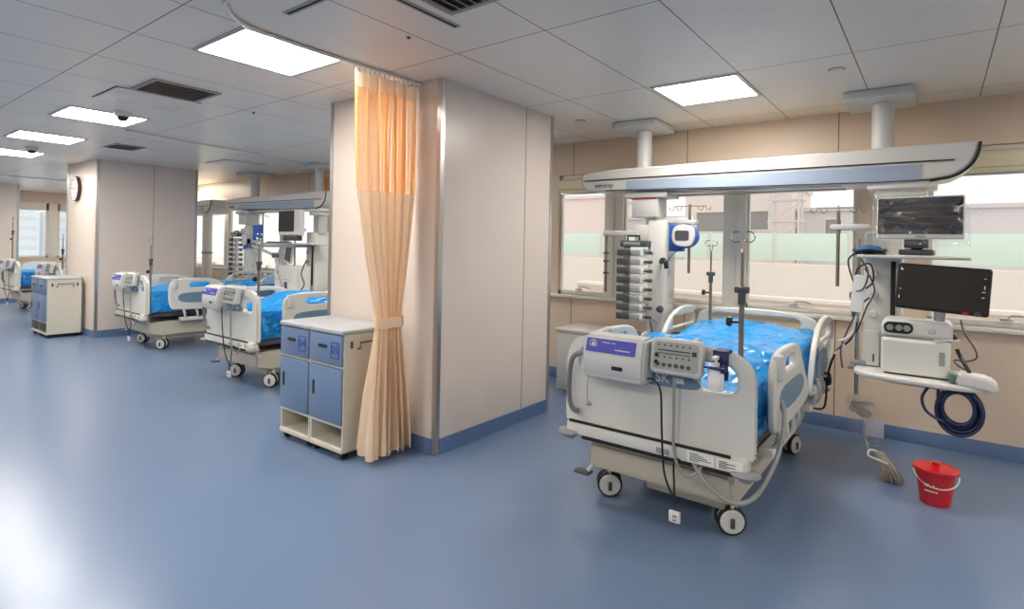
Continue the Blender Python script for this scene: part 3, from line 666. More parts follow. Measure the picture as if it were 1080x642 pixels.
def mattress(cx, fy, label, group):
    """wrinkled plastic cover over a mattress, knees and head slightly raised"""
    t = thing('wrapped_mattress', label, 'mattress', (cx, fy + 1.1, .56), group)
    nu, nv = 56, 100; bm = bmesh.new(); V = []
    x0, x1, y0, y1 = -.475, .475, .05, 2.13
    for j in range(nv + 1):
        v = j / nv; row = []; y = y0 + (y1 - y0) * v
        hgt = .83 + .13 * math.sin(min(1, max(0, (v - .12) / .55)) * math.pi) ** 1.3 + (.12 * max(0, (v - .5) / .5) if v > .5 else 0)
        for i in range(nu + 1):
            # wraps: side, top, side
            u = i / nu; s_ = u * 3.2 - 1.6
            if abs(s_) <= 1.0: x = s_ * .475; z = hgt - .05 * abs(s_) ** 3 
            else: x = math.copysign(.475 + .012 * min(1, (abs(s_) - 1) * 3), s_); z = lerp(hgt - .05, .55, (abs(s_) - 1) / .6)
            if v < .06 and abs(s_) <= 1: z -= .05 * (1 - v / .06) ** 2
            nz = noise.fractal(Vector((x * 3 + y * 2.2, y * 4.5 - x * 1.5, 3.1 + z * 3)), .9, 2.1, 4) * .016
            ridge = (1 - abs(noise.noise(Vector((x * 5 + y * 3, y * 6 - x * 4, 9))))) ** 6 * .02
            n2 = nz + ridge
            if abs(s_) <= 1.05: z += n2
            else: x += math.copysign(n2 * 1.2, s_)
            row.append(bm.verts.new((cx + x, fy + y, max(z, .55))))
        V.append(row)
    for j in range(nv):
        for i in range(nu): bm.faces.new((V[j][i], V[j][i + 1], V[j + 1][i + 1], V[j + 1][i]))
    for j in (0, nv):                                           # end closures
        lo = [bm.verts.new((v.co.x, fy + (y0 - .012 if j == 0 else y1 + .012) if False else v.co.y, .55)) for v in V[j]]
        for i in range(nu):
            try: bm.faces.new((V[j][i], V[j][i + 1], lo[i + 1], lo[i]))
            except ValueError: pass
    bmesh.ops.remove_doubles(bm, verts=bm.verts, dist=.0005)
    m = MB(); m.bm.free(); m.bm = bm; m.build('plastic_cover', M['wrap'], t, sharp=180)
    MB().box((cx - .44, fy + .1, .56), (cx + .44, fy + 2.1, .72), .03).build('mattress_core', M['greyp'], t)
    return t
def hanging_wrap(cx, fy, label):
    bm = bmesh.new(); V = []
    for j in range(30):
        row = []; v = j / 29
        for i in range(24):
            u = i / 23; z = .83 - u * (.30 - .12 * v) + .0; y = fy + .05 + .35 * v
            x = cx + .485 + .02 * u + .012 * noise.noise(Vector((y * 9, z * 4, 1))) + .006 * math.sin(y * 50 + z * 5)
            row.append(bm.verts.new((x, y, z)))
        V.append(row)
    for j in range(29):
        for i in range(23): bm.faces.new((V[j][i], V[j][i + 1], V[j + 1][i + 1], V[j + 1][i]))
    bmesh.ops.solidify(bm, geom=list(bm.faces), thickness=.002)
    m = MB(); m.bm.free(); m.bm = bm; return m
BX, BY = -1.245, 2.95
gbed = None
bed1 = bed_mesh(BX, BY, 'large white hospital bed in the foreground, standing on the blue floor by the windows', None)
mat1 = mattress(BX, BY, 'blue plastic wrapped mattress on the foreground bed', None)
hanging_wrap(BX, BY, '').build('hanging_flap', M['wrap'], mat1, sharp=180)
placing = [(-6.03, 2.97, R(0), 'hospital bed partly behind the bedside lockers in the middle bay'), (-9.12, 3.08, R(-1), 'hospital bed beside the middle column in the middle bay'),
           (-13.1, 3.1, 0, 'far bay hospital bed half hidden behind the middle column lockers'), (-15.55, 3.0, 0, 'farthest hospital bed at the left edge beside the far column')]
def bed_place(i): return placing[i]
for i, (x, y, a, l) in enumerate(placing):
    dup(bed1, x - BX, y - BY, 0, l, None, a)
    dup(mat1, x - BX, y - BY, 0, l.replace('hospital bed', 'blue wrapped mattress on the bed'), None, a)

# IV pole clamped at the foot corner
def iv_pole(x, y, z0, z1, label, hook=.05, collar=True, group=None):
    t = thing('iv_pole', label, 'drip stand', (x, y, z0), group)
    MB().cyl((x, y, z0), (x, y, z1 - .25), .0135, seg=14).cyl((x, y, z1 - .3), (x, y, z1 - .06), .008, seg=12).build('pole', M['brownsteel'], t)
    b = MB()
    for s_ in (-1, 1):
        c = []
        for k in range(15):
            a = R(-90 + 300 * k / 14); c.append((x + s_ * (hook * .62 + hook * .55 * math.sin(a - R(0)) * 1.0), y, z1 + .02 - hook * .55 * math.cos(a)))
        b.tube([(x, y, z1 - .07)] + [(x + s_ * .01, y, z1 - .03)] + c[2:], .004, 6, n=3)
    b.build('hook', M['steel'], t)
    b = MB(); zc = z1 - .27; b.cyl((x, y, zc - .06), (x, y, zc + .03), .02, seg=14); b.box((x - .035, y - .02, zc), (x + .035, y + .02, zc + .035), .006); b.build('collar', M['dgrey'], t)
    MB().cyl((x, y, zc - .15), (x - .05, y - .01, zc - .15), .008, seg=8).lathe([(0, -.01), (.024, -.01), (.026, 0), (.024, .012), (0, .014)], (x - .058, y - .01, zc - .15), 14, 'X').build('clamp_knob', M['black'], t)
    return t
ivp = iv_pole(-.80, 3.02, .5, 1.61, 'tall steel drip pole rising from the foot corner of the foreground bed')
iv_pole(-1.60, 5.03, .6, 1.60, 'thinner drip pole at the head of the foreground bed, before the windows', .045)
dup(ivp, -5.56 + .80, -.02, -.02, 'drip pole rising from the bed behind the bedside lockers')
dup(ivp, -8.66 + .80, .1, -.08, 'drip pole at the foot of the bed beside the middle column')
dup(ivp, -12.62 + .80, .1, -.02, 'drip pole at the foot of the far bay bed, above the lockers')
dup(ivp, -15.7 + .80, .0, .32, 'tall thin drip pole before the pale far column at the left edge')

# mattress pump hung on the footboard
def bed_pump(cx, fy, label):
    x0, x1 = cx - .355, cx + .015; y0, y1 = fy - .17, fy - .035
    t = thing('mattress_pump', label, 'air pump', ((x0 + x1) / 2, (y0 + y1) / 2, .79))
    MB().prism([(y1, .8), (y0 + .02, .8), (y0, .83), (y0 - .0, .945), (y0 + .035, 1.045), (y1, 1.05)], 'YZ', x0, x1)
    b = MB(); b.prism([(y1, .8), (y0 + .02, .8), (y0, .83), (y0, .945), (y0 + .03, 1.045), (y1, 1.055)], 'YZ', x0, x1)
    bmesh.ops.bevel(b.bm, geom=list(b.bm.edges), offset=.014, segments=3, affect='EDGES'); b.build('housing', M['lgrey'], t)
    rt_ = Matrix.Rotation(-math.atan2(.03, .1), 3, 'X'); lc = ((x0 + x1) / 2, y0 + .0135, .995)
    p = MB().plate([rr(x0 + .02, .955, x1 - .05, 1.03, .006)], 'XZ', y0 + .0135, .005, .002, rt_, lc).build('label_panel', M['bluelabel'], t)
    q = MB(); q.lathe([(.012, -.002), (.024, -.002), (.024, .002), (.012, .002), (.012, -.002)], (x0 + .065, y0 + .0095, .998), 20, 'Y'); q.box((x0 + .12, y0 + .009, 1.01), (x0 + .17, y0 + .012, 1.014)); q.box((x0 + .18, y0 + .009, 1.01), (x0 + .2, y0 + .012, 1.014)); q.box((x0 + .2, y0 + .004, .975), (x0 + .29, y0 + .008, .981))
    q.build('dial', M['white'], p)
    MB().box((cx - .17, y0 - .003, .868), (cx - .105, y0 + .003, .89), .002).build('badge', M['black'], t)
    for hx in (x0 + .07, x1 - .07): MB().tube([(hx, y1 - .005, 1.03), (hx, fy - .03, 1.055), (hx, fy + .0, 1.062), (hx, fy + .035, 1.055), (hx, fy + .04, 1.0)], .009, 8).build('hanger_hook', M['lgrey'], t)
    MB().tube([(x0 + .01, fy - .1, .92), (x0 - .04, fy - .1, .925), (x0 - .1, fy - .1, .89), (x0 - .135, fy - .08, .78), (x0 - .14, fy - .07, .64), (x0 - .12, fy - .06, .575), (x0 - .09, fy - .04, .56)], .0145, 10).build('air_hose', M['hose'], t)
    MB().tube([(x1 - .005, y0 + .06, .84), (x1 + .06, y0 + .02, .845), (x1 + .1, y0 + .0, .79), (x1 + .105, y0 + .01, .6), (x1 + .11, y0 + .03, .4), (x1 + .13, y0 + .05, .3), (x1 + .16, y0 + .06, .24), (x1 + .165, y0 + .06, .2), (x1 + .15, y0 + .08, .3), (x1 + .14, y0 + .1, .42), (x1 + .17, y0 + .12, .43)], .0055, 8).build('power_cord', M['black'], t)
    q = MB().box((x1 + .135, y0 + .045, .12), (x1 + .195, y0 + .065, .18), .006); q = q.build('plug', M['white'], t)
    MB().box((x1 + .16, y0 + .041, .15), (x1 + .164, y0 + .046, .162)).box((x1 + .172, y0 + .041, .15), (x1 + .176, y0 + .046, .162)).box((x1 + .16, y0 + .041, .135), (x1 + .176, y0 + .046, .138)).build('pin_slot', M['ink'], q)
    MB().tube([(x0 + .02, y0 + .04, .83), (x0 + .015, y0 + .04, .7), (x0 + .02, y0 + .045, .66)], .0025, 6).lathe([(0, 0), (.014, .004), (.016, .016), (.008, .03), (0, .032)], (x0 + .022, y0 + .045, .63), 10).build('cap_on_string', M['greyp'], t)
    return t
pump = bed_pump(BX, BY, 'grey air mattress pump with blue label panel, hung on the foreground footboard')
def hand_control(cx, fy, label):
    x0, x1 = cx + .025, cx + .305; y0, y1 = fy - .115, fy - .045; tl = Matrix.Rotation(R(-8), 3, 'X'); lc = ((x0 + x1) / 2, (y0 + y1) / 2, .96)
    t = thing('bed_control_panel', label, 'control panel', (lc[0], lc[1], .85))
    MB().plate([rr(x0, .875, x1, 1.065, .03)], 'XZ', (y0 + y1) / 2, .06, .014, tl, lc).build('housing', M['lgrey'], t)
    f = MB().plate([rr(x0 + .025, .9, x1 - .02, 1.045, .018)], 'XZ', y0 + .003, .004, .0015, tl, lc).build('keypad', M['keypad'], t)
    k1 = MB(); k2 = MB()
    for r_, z in enumerate((1.028, .967, .925)):
        for c in range(6):
            x = x0 + .05 + c * .033
            if r_ == 2: k2.lathe([(.007, -.001), (.011, -.001), (.011, .001), (.007, .001), (.007, -.001)], (x, y0 - .001, z), 12, 'Y')
            else: k1.prism([(x - .006, z - .005), (x + .006, z - .005), (x, z + .006)], 'XZ', y0 - .002, y0 + .001)
    k1.box((x0 + .045, y0 - .002, .998), (x1 - .06, y0 + .001, 1.004)); k1.box((x0 + .045, y0 - .002, .982), (x1 - .06, y0 + .001, .986)); k1.box((x1 - .05, y0 - .002, .985), (x1 - .028, y0 + .001, 1.008))
    for k in (k1, k2): bmesh.ops.rotate(k.bm, verts=k.bm.verts, cent=Vector(lc), matrix=tl)
    k1.build('arrow_key', M['ink'], f); k2.build('round_key', M['dgrey'], f)
    r_ = MB().lathe([(0, -.001), (.011, -.001), (.011, .002), (0, .002)], (x0 + .04, y0 - .001, .972), 14, 'Y').lathe([(0, -.001), (.011, -.001), (.011, .002), (0, .002)], (x0 + .04, y0 - .001, .935), 14, 'Y')
    bmesh.ops.rotate(r_.bm, verts=r_.bm.verts, cent=Vector(lc), matrix=tl); r_.build('knob', M['black'], f)
    for hx in (x0 + .06, x1 - .06): MB().tube([(hx, y1 - .01, 1.04), (hx, fy - .03, 1.06), (hx, fy + .0, 1.062), (hx, fy + .035, 1.052), (hx, fy + .038, 1.0)], .008, 8).build('hanger_hook', M['lgrey'], t)
    MB().tube([(x0 + .13, fy - .09, .87), (x0 + .13, fy - .085, .7), (x0 + .13, fy - .08, .5), (x0 + .16, fy - .07, .38), (x0 + .22, fy - .06, .36), (x0 + .27, fy - .05, .42)], .0085, 8).build('cable', M['cable'], t)
    return t
M['keypad'] = mat('keypad', (160, 164, 160), .45)
ctl = hand_control(BX, BY, 'grey bed control panel with rows of arrow keys, hung on the foreground footboard')
t = MB().tube([(BX + .24, BY - .04, .46), (BX + .33, BY - .06, .36), (BX + .45, BY - .05, .30), (BX + .54, BY + .04, .33), (BX + .6, BY + .22, .5), (BX + .6, BY + .36, .66), (BX + .575, BY + .4, .74)], .0125, 10).build('corrugated_cable', M['cable'])
tag(t, 'thick pale grey cable looping under the foreground bed foot corner', 'cable')
# hand gel bottle in its strap
x, y = BX + .365, BY - .075
t = thing('hand_gel_bottle', 'white pump bottle of hand gel strapped on the foreground footboard handle', 'bottle', (x, y, .85))
MB().lathe([(0, .85), (.036, .85), (.04, .858), (.04, .93), (.034, .955), (.016, .965), (.016, .98), (0, .98)], (x, y, 0), 24, sy=.75).build('bottle_body', mat('frosted bottle', (232, 234, 236), .25), t)
MB().lathe([(.018, .965), (.018, .99), (.008, .992), (.008, 1.012), (0, 1.012)], (x, y, 0), 16).box((x - .012, y - .04, 1.008), (x + .014, y + .012, 1.026), .005).build('pump_head', M['white'], t)
MB().box((x - .03, y - .0315, .875), (x + .03, y - .029, .92), .001).build('bottle_label', M['paper'], t)
t = MB().box((x - .028, BY - .045, .9), (x + .05, BY - .03, 1.035), .006).box((x - .028, BY - .045, 1.03), (x + .05, BY + .035, 1.05), .006).box((x - .05, BY - .115, .962), (x + .055, BY - .1, .975), .004).box((x + .03, BY - .1, .945), (x + .05, BY - .035, .985), .004).build('bottle_strap', M['navy'])
tag(t, 'navy strap bracket holding the gel bottle on the footboard', 'strap')
pump.location.z += .022; ctl.location.z += .022
# the same set on the beds behind
for i, (x, y, a, l) in enumerate(placing):
    w_ = ['the bed behind the lockers', 'the bed beside the middle column', 'the far bay bed above the lockers', 'the farthest bed at the left edge'][i]
    dup(pump, x - BX, y - BY, 0, 'mattress pump on the footboard of ' + w_)
    c = dup(ctl, x - BX - .02, y - BY, 0, 'grey control panel on the footboard of ' + w_)

# ------------------------------------------------------------------ ceiling pendant bridge
def bridge(label):
    t = thing('ceiling_pendant', label, 'medical pendant', (-1.34, 5.2, 2.08))
    out = [(-2.905, 2.262), (-2.895, 2.3), (-2.85, 2.325), (-2.47, 2.335), (.2, 2.345), (.225, 2.335), (.215, 2.27), (.19, 2.2), (.14, 2.145), (.07, 2.105), (-.04, 2.085), (-.36, 2.075), (-2.55, 2.118), (-2.78, 2.122), (-2.86, 2.14), (-2.9, 2.19)]
    MB().plate([out], 'XZ', 5.18, .44, .02).build('beam', M['beam'], t, sharp=50)
    # lower front band, floor reflection painted in, and the two dark joints
    MB().plate([[(-2.4, 2.128), (-2.4, 2.215), (-.1, 2.205), (-.1, 2.095), (-.36, 2.088)]], 'XZ', 4.957, .006, .002).build('reflection_band', M['band'], t)
    b = MB(); b.tube([(-2.86, 4.955, 2.235), (-1.84, 4.955, 2.235), (-.36, 4.955, 2.225), (.09, 4.955, 2.222)], .005, 6, smooth=False); b.build('upper_joint', M['dark'], t)
    b = MB(); b.tube([(-2.62, 4.955, 2.126), (-1.84, 4.955, 2.112), (-.36, 4.955, 2.088), (-.05, 4.957, 2.092)], .004, 6, smooth=False); b.build('lower_joint', M['dark'], t)
    b = MB(); b.tube([(.226, 4.957, 2.335), (.218, 4.957, 2.27), (.192, 4.957, 2.2), (.142, 4.957, 2.143), (.07, 4.957, 2.103), (-.05, 4.957, 2.084)], .009, 8); b.build('end_trim', M['black'], t)
    MB().text('mindray', .062, (-2.64, 4.957, 2.178), ext=.001).build('logo', M['ink'], t)
    for x in (-2.36, -.37):
        m_ = MB(); m_.plate([rr(x - .235, 4.98, x + .235, 5.5, .05)], 'XY', 2.765, .07, .015).build('ceiling_mount', M['lgrey'], t)
        q = MB(); q.cyl((x + .02, 5.22, 2.33), (x + .02, 5.22, 2.74), .075, seg=28); q.lathe([(.095, 2.34), (.085, 2.36), (.075, 2.365)], (x + .02, 5.22, 0), 28); q.build('support_column', M['lgrey'], t)
    b = MB(); b.box((-2.2, 5.0, 2.07), (-.6, 5.08, 2.09), .005).box((-2.2, 5.25, 2.07), (-.6, 5.33, 2.09), .005); b.build('rail_channel', M['alu'], t)
    return t
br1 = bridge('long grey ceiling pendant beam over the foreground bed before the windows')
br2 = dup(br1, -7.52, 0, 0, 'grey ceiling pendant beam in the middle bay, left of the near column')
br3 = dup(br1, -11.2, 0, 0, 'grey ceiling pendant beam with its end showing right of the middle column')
for nm in ('ceiling_mount', 'support_column'):
    ch = [c for c in bpy.data.objects if c.parent == br3 and c.name.startswith(nm)]
    ch.sort(key=lambda c: max(v.co.x for v in c.data.vertices)); bpy.data.objects.remove(ch[-1])
# infusion pump column
def pump_column(label):
    t = thing('pump_column', label, 'equipment column', (-2.2, 5.1, .62))
    MB().box((-2.43, 4.98, 2.045), (-2.0, 5.3, 2.1), .012).build('trolley_plate', M['lgrey'], t)
    h = MB().box((-2.36, 5.0, 1.86), (-2.1, 5.24, 2.045), .012).build('upper_housing', M['lgrey'], t)
    MB().box((-2.355, 4.995, 2.03), (-2.11, 5.0, 2.05), .002).build('red_stripe', M['redmark'], h)
    MB().cyl((-2.2, 5.12, 1.78), (-2.2, 5.12, 1.87), .06, seg=24).build('swivel', M['white'], t)
    MB().box((-2.34, 5.03, 1.63), (-2.14, 5.2, 1.79), .012).build('swivel_head', M['white'], t)
    c = MB().box((-2.2, 5.02, .74), (-2.02, 5.28, 1.83), .02).build('column_body', M['white'], t)
    q = MB(); 
    for z in (.95, 1.1, 1.3, 1.45): q.box((-2.021, 5.08, z), (-2.012, 5.2, z + .07), .004)
    q.build('socket_row', M['lgrey'], c)
    MB().box((-2.34, 5.1, .62), (-2.13, 5.24, .76), .01).build('lower_box', M['greyp'], t)
    MB().cyl((-2.05, 5.0, 1.0), (-2.05, 4.94, 1.0), .02).lathe([(0, -.05), (.03, -.045), (.034, -.01), (.02, 0)], (-2.02, 4.98, 1.0), 16, 'X', ).build('brake_knob', M['dgrey'], t)
    # arms
    MB().box((-2.06, 5.06, 1.80), (-1.78, 5.14, 1.86), .014).box((-1.9, 5.0, 1.79), (-1.74, 5.1, 1.83), .008).build('right_arm', M['lgrey'], t)
    MB().box((-2.68, 5.02, 1.68), (-2.3, 5.1, 1.735), .014).build('left_arm', M['lgrey'], t)
    MB().cyl((-2.65, 5.05, 1.7), (-2.65, 5.05, 1.12), .012).build('accessory_rod', M['brownsteel'], t)
    q = MB()
    for z in (1.5, 1.42, 1.3): q.box((-2.675, 5.03, z), (-2.625, 5.07, z + .02), .004)
    q.build('rod_clip', M['dgrey'], t)
    MB().box((-2.43, 4.97, .9), (-2.36, 5.0, 1.62), .006).build('rack_spine', M['lgrey'], t)
    return t
pc = pump_column('white equipment column carrying eight stacked infusion pumps by the window')
def infusion_pump(z, label, group):
    t = thing('infusion_pump', label, 'infusion pump', (-2.3, 4.94, z), group)
    MB().box((-2.44, 4.90, z), (-2.2, 5.02, z + .07), .01).build('housing', M['white'], t)
    MB().prism([(-2.46, z + .004), (-2.32, z + .004), (-2.32, z + .066), (-2.45, z + .066)], 'XZ', 4.885, 4.9)
    MB().box((-2.45, 4.88, z + .006), (-2.32, 4.905, z + .066), .006).build('display_door', M['dgrey'], t)
    MB().box((-2.315, 4.887, z + .01), (-2.215, 4.905, z + .06), .006).build('keypad', M['keypad'], t)
    MB().cyl((-2.2, 4.95, z + .035), (-2.15, 4.95, z + .035), .009).cyl((-2.17, 4.95, z + .035), (-2.12, 4.95, z + .035), .015, seg=12).build('clamp_knob', M['dgrey'], t)
    return t
words = ['lowest', 'second from the bottom', 'third from the bottom', 'fourth from the bottom', 'fourth from the top', 'third from the top', 'second from the top', 'topmost']
ips = []
for k in range(8): ips.append(infusion_pump(.88 + k * .0865, 'infusion pump on the rack left of the foreground bed, ' + words[k], 'infusion pumps on the rack by the window'))
t = thing('rack_control_unit', 'dark topped docking controller above the stacked pumps by the window', 'controller', (-2.3, 4.94, 1.575))
MB().box((-2.43, 4.9, 1.575), (-2.16, 5.04, 1.635), .012).build('housing', M['dgrey'], t)
MB().tube([(-2.37, 4.95, 1.63), (-2.37, 4.95, 1.68), (-2.25, 4.95, 1.68), (-2.25, 4.95, 1.63)], .01, 8, smooth=False).build('handle', M['black'], t)
MB().box((-2.39, 4.893, 1.59), (-2.22, 4.9, 1.622), .003).build('display', M['greyp'], t)
rcu = t
# blue humidifier on its blue bracket
t = thing('blue_respiratory_device', 'round blue and white device with grey screen on the pump column arm', 'medical device', (-1.85, 4.95, 1.55))
MB().box((-2.0, 5.04, 1.54), (-1.86, 5.1, 1.79), .012).build('bracket', M['eqblue'], t)
MB().lathe([(0, -.03), (.1, -.03), (.115, -.01), (.115, .05), (.09, .08), (0, .085)], (-1.83, 4.99, 1.68), 32, 'Y', 1.05, .95).build('blue_shell', M['eqblue'], t)
MB().plate([smooth2([(-1.93, 1.68), (-1.91, 1.76), (-1.83, 1.785), (-1.74, 1.76), (-1.72, 1.68), (-1.75, 1.6), (-1.83, 1.585), (-1.91, 1.61)], 4)], 'XZ', 4.95, .03, .01).build('white_face', M['white'], t)
MB().plate([rr(-1.9, 1.64, -1.77, 1.73, .02)], 'XZ', 4.934, .006, .002).build('screen', M['dgrey'], t)
resp = t
def iv_arm(xr, y, ztop, zlow, hookz, label, armx=None):
    t = thing('infusion_hanger', label, 'infusion rod', (xr, y, zlow))
    MB().cyl((xr, y, zlow), (xr, y, ztop), .013, seg=12).build('rod', M['brownsteel'], t)
    b = MB(); b.cyl((xr - .15, y, hookz), (xr + .15, y, hookz), .004, seg=8)
    for s_ in (-1, 1):
        for dx in (.07, .14): b.tube([(xr + s_ * dx, y, hookz), (xr + s_ * (dx + .02), y, hookz - .035), (xr + s_ * (dx + .045), y, hookz - .03), (xr + s_ * (dx + .05), y, hookz - .005)], .0035, 6)
    b.tube([(xr, y, hookz - .03), (xr, y, hookz + .02)], .006, 6, smooth=False); b.build('hook_bar', M['steel'], t)
    return t
ia1 = iv_arm(-1.80, 5.03, 1.97, 1.345, 1.955, 'steel infusion rod with hooks on the right arm of the pump column')
# black plug hanging and power strip cables under the column
t = MB().tube([(-2.05, 5.0, 1.44), (-2.02, 4.95, 1.46), (-1.98, 4.93, 1.44), (-1.97, 4.93, 1.38)], .022, 10).tube([(-1.97, 4.93, 1.42), (-1.93, 4.94, 1.5), (-1.88, 5.0, 1.56), (-1.86, 5.06, 1.62)], .004, 6).build('power_plug', M['black'])
tag(t, 'black power plug on a thin lead beside the pump column', 'plug')
for (pts, l) in (([(-2.12, 5.0, .9), (-2.03, 4.96, .82), (-2.0, 4.95, .7), (-2.1, 4.96, .6), (-2.0, 4.97, .55)], 'grey cable looping below the pump column on its right'), ([(-2.15, 5.0, .88), (-2.1, 4.95, .76), (-2.03, 4.94, .66), (-1.98, 4.95, .58)], 'thin black cable hanging straight below the pump column')):
    tag(MB().tube(pts, .007, 8).build('hanging_cable', M['cable'] if 'grey' in l else M['black']), l, 'cable')
# white bedside cabinet behind the bed
t = thing('side_cabinet', 'white cabinet behind the foreground bed, below the window sill', 'cabinet', (-2.85, 5.35, 0))
MB().box((-3.25, 5.1, .04), (-2.45, 5.6, .66), .006).build('body', M['white'], t)
MB().box((-3.27, 5.08, .66), (-2.43, 5.62, .69), .006).build('top', M['white'], t)
for a, b in ((-3.24, -2.86), (-2.84, -2.46)):
    d = MB().box((a, 5.085, .08), (b, 5.102, .64), .004).build('door', M['white'], t); hx = b - .04 if a < -3 else a + .04
    MB().cyl((hx, 5.07, .4), (hx, 5.07, .5), .006).build('handle', M['alu'], d)

# ------------------------------------------------------------------ monitor column on the right
def monitor_column(label):
    t = thing('monitor_column', label, 'equipment column', (-.22, 5.05, .66))
    MB().box((-.43, 4.97, 2.035), (.0, 5.3, 2.085), .014).box((-.38, 5.0, 1.98), (-.06, 5.26, 2.04), .014).build('trolley_plate', M['white'], t)
    MB().cyl((-.2, 5.12, 1.7), (-.2, 5.12, 2.0), .07, seg=24).build('neck', M['lgrey'], t)
    c = MB().box((-.44, 5.0, .78), (-.2, 5.28, 1.72), .02).build('column_body', M['white'], t)
    q = MB().box((-.27, 4.985, .9), (-.24, 5.0, 1.5), .003).build('cable_slot', M['dark'], c)
    for z in (1.4, 1.25, 1.1):
        MB().lathe([(0, -.03), (.022, -.028), (.028, 0)], (-.375, 5.0, z), 16, 'Y').build('gas_outlet', M['lgrey'], c)
    s = MB(); s.plate([rr(-.46, 4.68, .18, 5.05, .02)], 'XY', 1.535, .024, .008); s = s.build('upper_shelf', M['lgrey'], t)
    # lower shelf: boat shaped tray
    o = smooth2([(-.45, 4.62), (-.3, 4.52), (.05, 4.47), (.2, 4.5), (.3, 4.6), (.28, 4.95), (.1, 5.05), (-.35, 5.05), (-.45, 4.95)], 5)
    MB().plate([o], 'XY', .72, .035, .012).build('lower_shelf', M['white'], t)
    MB().plate([smooth2([(-.32, 4.64), (0, 4.56), (.1, 4.6), (.05, 4.95), (-.25, 4.95)], 5)], 'XY', .692, .025, .01).build('drawer_unit', M['lgrey'], t)
    MB().cyl((-.46, 4.82, .52), (-.46, 4.82, 1.66), .014, seg=12).build('side_pole', M['steel'], t)
    q = MB().box((-.5, 4.79, .735), (-.4, 4.86, .775), .01).cyl((-.5, 4.82, .7), (-.5, 4.82, .72), .02); q.build('pole_clamp', M['greyp'], t)
    return t
mc = monitor_column('white equipment column with shelves at the right, carrying two black monitors')
iv_arm2 = iv_arm(-.605, 4.92, 1.88, 1.3, 1.90, 'brown steel infusion rod with hooks left of the wrapped monitor')
MB().box((-.66, 4.9, 1.73), (-.4, 4.98, 1.775), .012).build('hanger_arm', M['lgrey'], mc)
# wrapped monitor
def monitor(x0, x1, z0, z1, y, label, rot, frame_m, chin, name='patient_monitor'):
    t = thing(name, label, 'monitor', ((x0 + x1) / 2, y, z0))
    b = MB().plate([rr(x0, z0, x1, z1, .018)], 'XZ', y, .05, .012); b.build('housing', frame_m, t)
    MB().box(((x0 + x1) / 2 - .09, y + .02, (z0 + z1) / 2 - .06), ((x0 + x1) / 2 + .09, y + .07, (z0 + z1) / 2 + .06), .015).build('rear_mount', M['dgrey'], t)
    MB().plate([rr(x0 + .008, z0 + chin, x1 - .008, z1 - .008, .01)], 'XZ', y - .026, .004, .0015).build('screen', M['screen'], t)
    t.rotation_euler = rot; return t
m1 = monitor(-.345, .145, 1.66, 1.955, 4.75, 'black flat monitor wrapped in clear plastic film under the pendant beam', (0, 0, R(-4)), M['white'], .035)
MB().box((-.12, 4.722, 1.674), (-.06, 4.725, 1.684)).build('logo_mark', M['greyp'], m1)
q = MB().box((-.22, 4.77, 1.55), (-.02, 4.93, 1.59), .012).cyl((-.12, 4.86, 1.58), (-.12, 4.82, 1.72), .035).box((-.19, 4.78, 1.6), (-.05, 4.86, 1.66), .01); q.build('stand', M['dgrey'], m1)
m2 = monitor(-.225, .265, 1.18, 1.485, 4.62, 'black bezelled monitor tilted slightly, below the wrapped monitor', (0, R(3.2), R(-3)), M['black'], .02)
MB().prism([(-.208, 1.44), (-.19, 1.44), (-.204, 1.46)], 'XZ', 4.589, 4.591).build('key_legend', M['paper'], m2)
for (x, z, a, b) in ((.225, 1.42, .015, .004), (.23, 1.355, .006, .022), (.222, 1.335, .016, .004), (.222, 1.3, .014, .004), (-.208, 1.25, .005, .02), (-.205, 1.31, .008, .004)): MB().box((x, 4.589, z), (x + a, 4.591, z + b)).build('key_legend', M['paper'], m2)
MB().box((.135, 4.588, 1.186), (.165, 4.592, 1.2), .002).build('red_key', M['red'], m2)
MB().lathe([(0, -.006), (.014, -.006), (.016, 0)], (.21, 4.595, 1.195), 16, 'Y').build('knob', M['dgrey'], m2)
MB().cyl((.02, 4.63, 1.12), (.02, 4.63, 1.2), .03).build('stand', M['greyp'], m2)
# film around the upper monitor
bm = bmesh.new(); V = []
nu, nv = 60, 30; x0, x1, z0, z1 = -.37, .175, 1.62, 1.985; cx, cz = (x0 + x1) / 2, (z0 + z1) / 2
for j in range(nv + 1):
    row = []; v = j / nv
    for i in range(nu + 1):
        a = 2 * math.pi * i / nu; c, s_ = math.cos(a), math.sin(a); p = .22
        sx = math.copysign(abs(c) ** p, c) * (x1 - x0) / 2 * 1.0; 
        yy = 4.75 + math.copysign(abs(s_) ** .5, s_) * .05
        z = lerp(z0, z1, v); w_ = noise.noise(Vector((c * 3, s_ * 3, v * 6))) * .016
        row.append(bm.verts.new((cx + sx * (1 + w_), yy + w_ * 1.2, z + .05 * noise.noise(Vector((c * 2.2, s_ * 2, 4 + v))) * (abs(v - .5) * 2))))
    V.append(row)
for j in range(nv):
    for i in range(nu): bm.faces.new((V[j][i], V[j][(i + 1) % nu], V[j + 1][(i + 1) % nu], V[j + 1][i]))
q = MB(); q.bm.free(); q.bm = bm
for pts in ([(x1, 4.75, 1.96), (x1 + .05, 4.74, 2.02), (x1 + .07, 4.73, 2.0), (x1 + .02, 4.74, 1.93)], [(x0, 4.76, 1.93), (x0 - .07, 4.75, 1.95), (x0 - .06, 4.74, 1.92), (x0 + .01, 4.75, 1.86)]):
    P = [Vector(p) for p in pts]; 
    for d in (0, .01): q._add([p + Vector((0, d, d * noise.noise(p * 30))) for p in P], [(0, 1, 2, 3)])
q.tube([(x1, 4.74, 1.84), (x1 + .04, 4.74, 1.86), (x1 + .065, 4.74, 1.84), (x1 + .04, 4.74, 1.82), (x1, 4.74, 1.835)], .0025, 6)
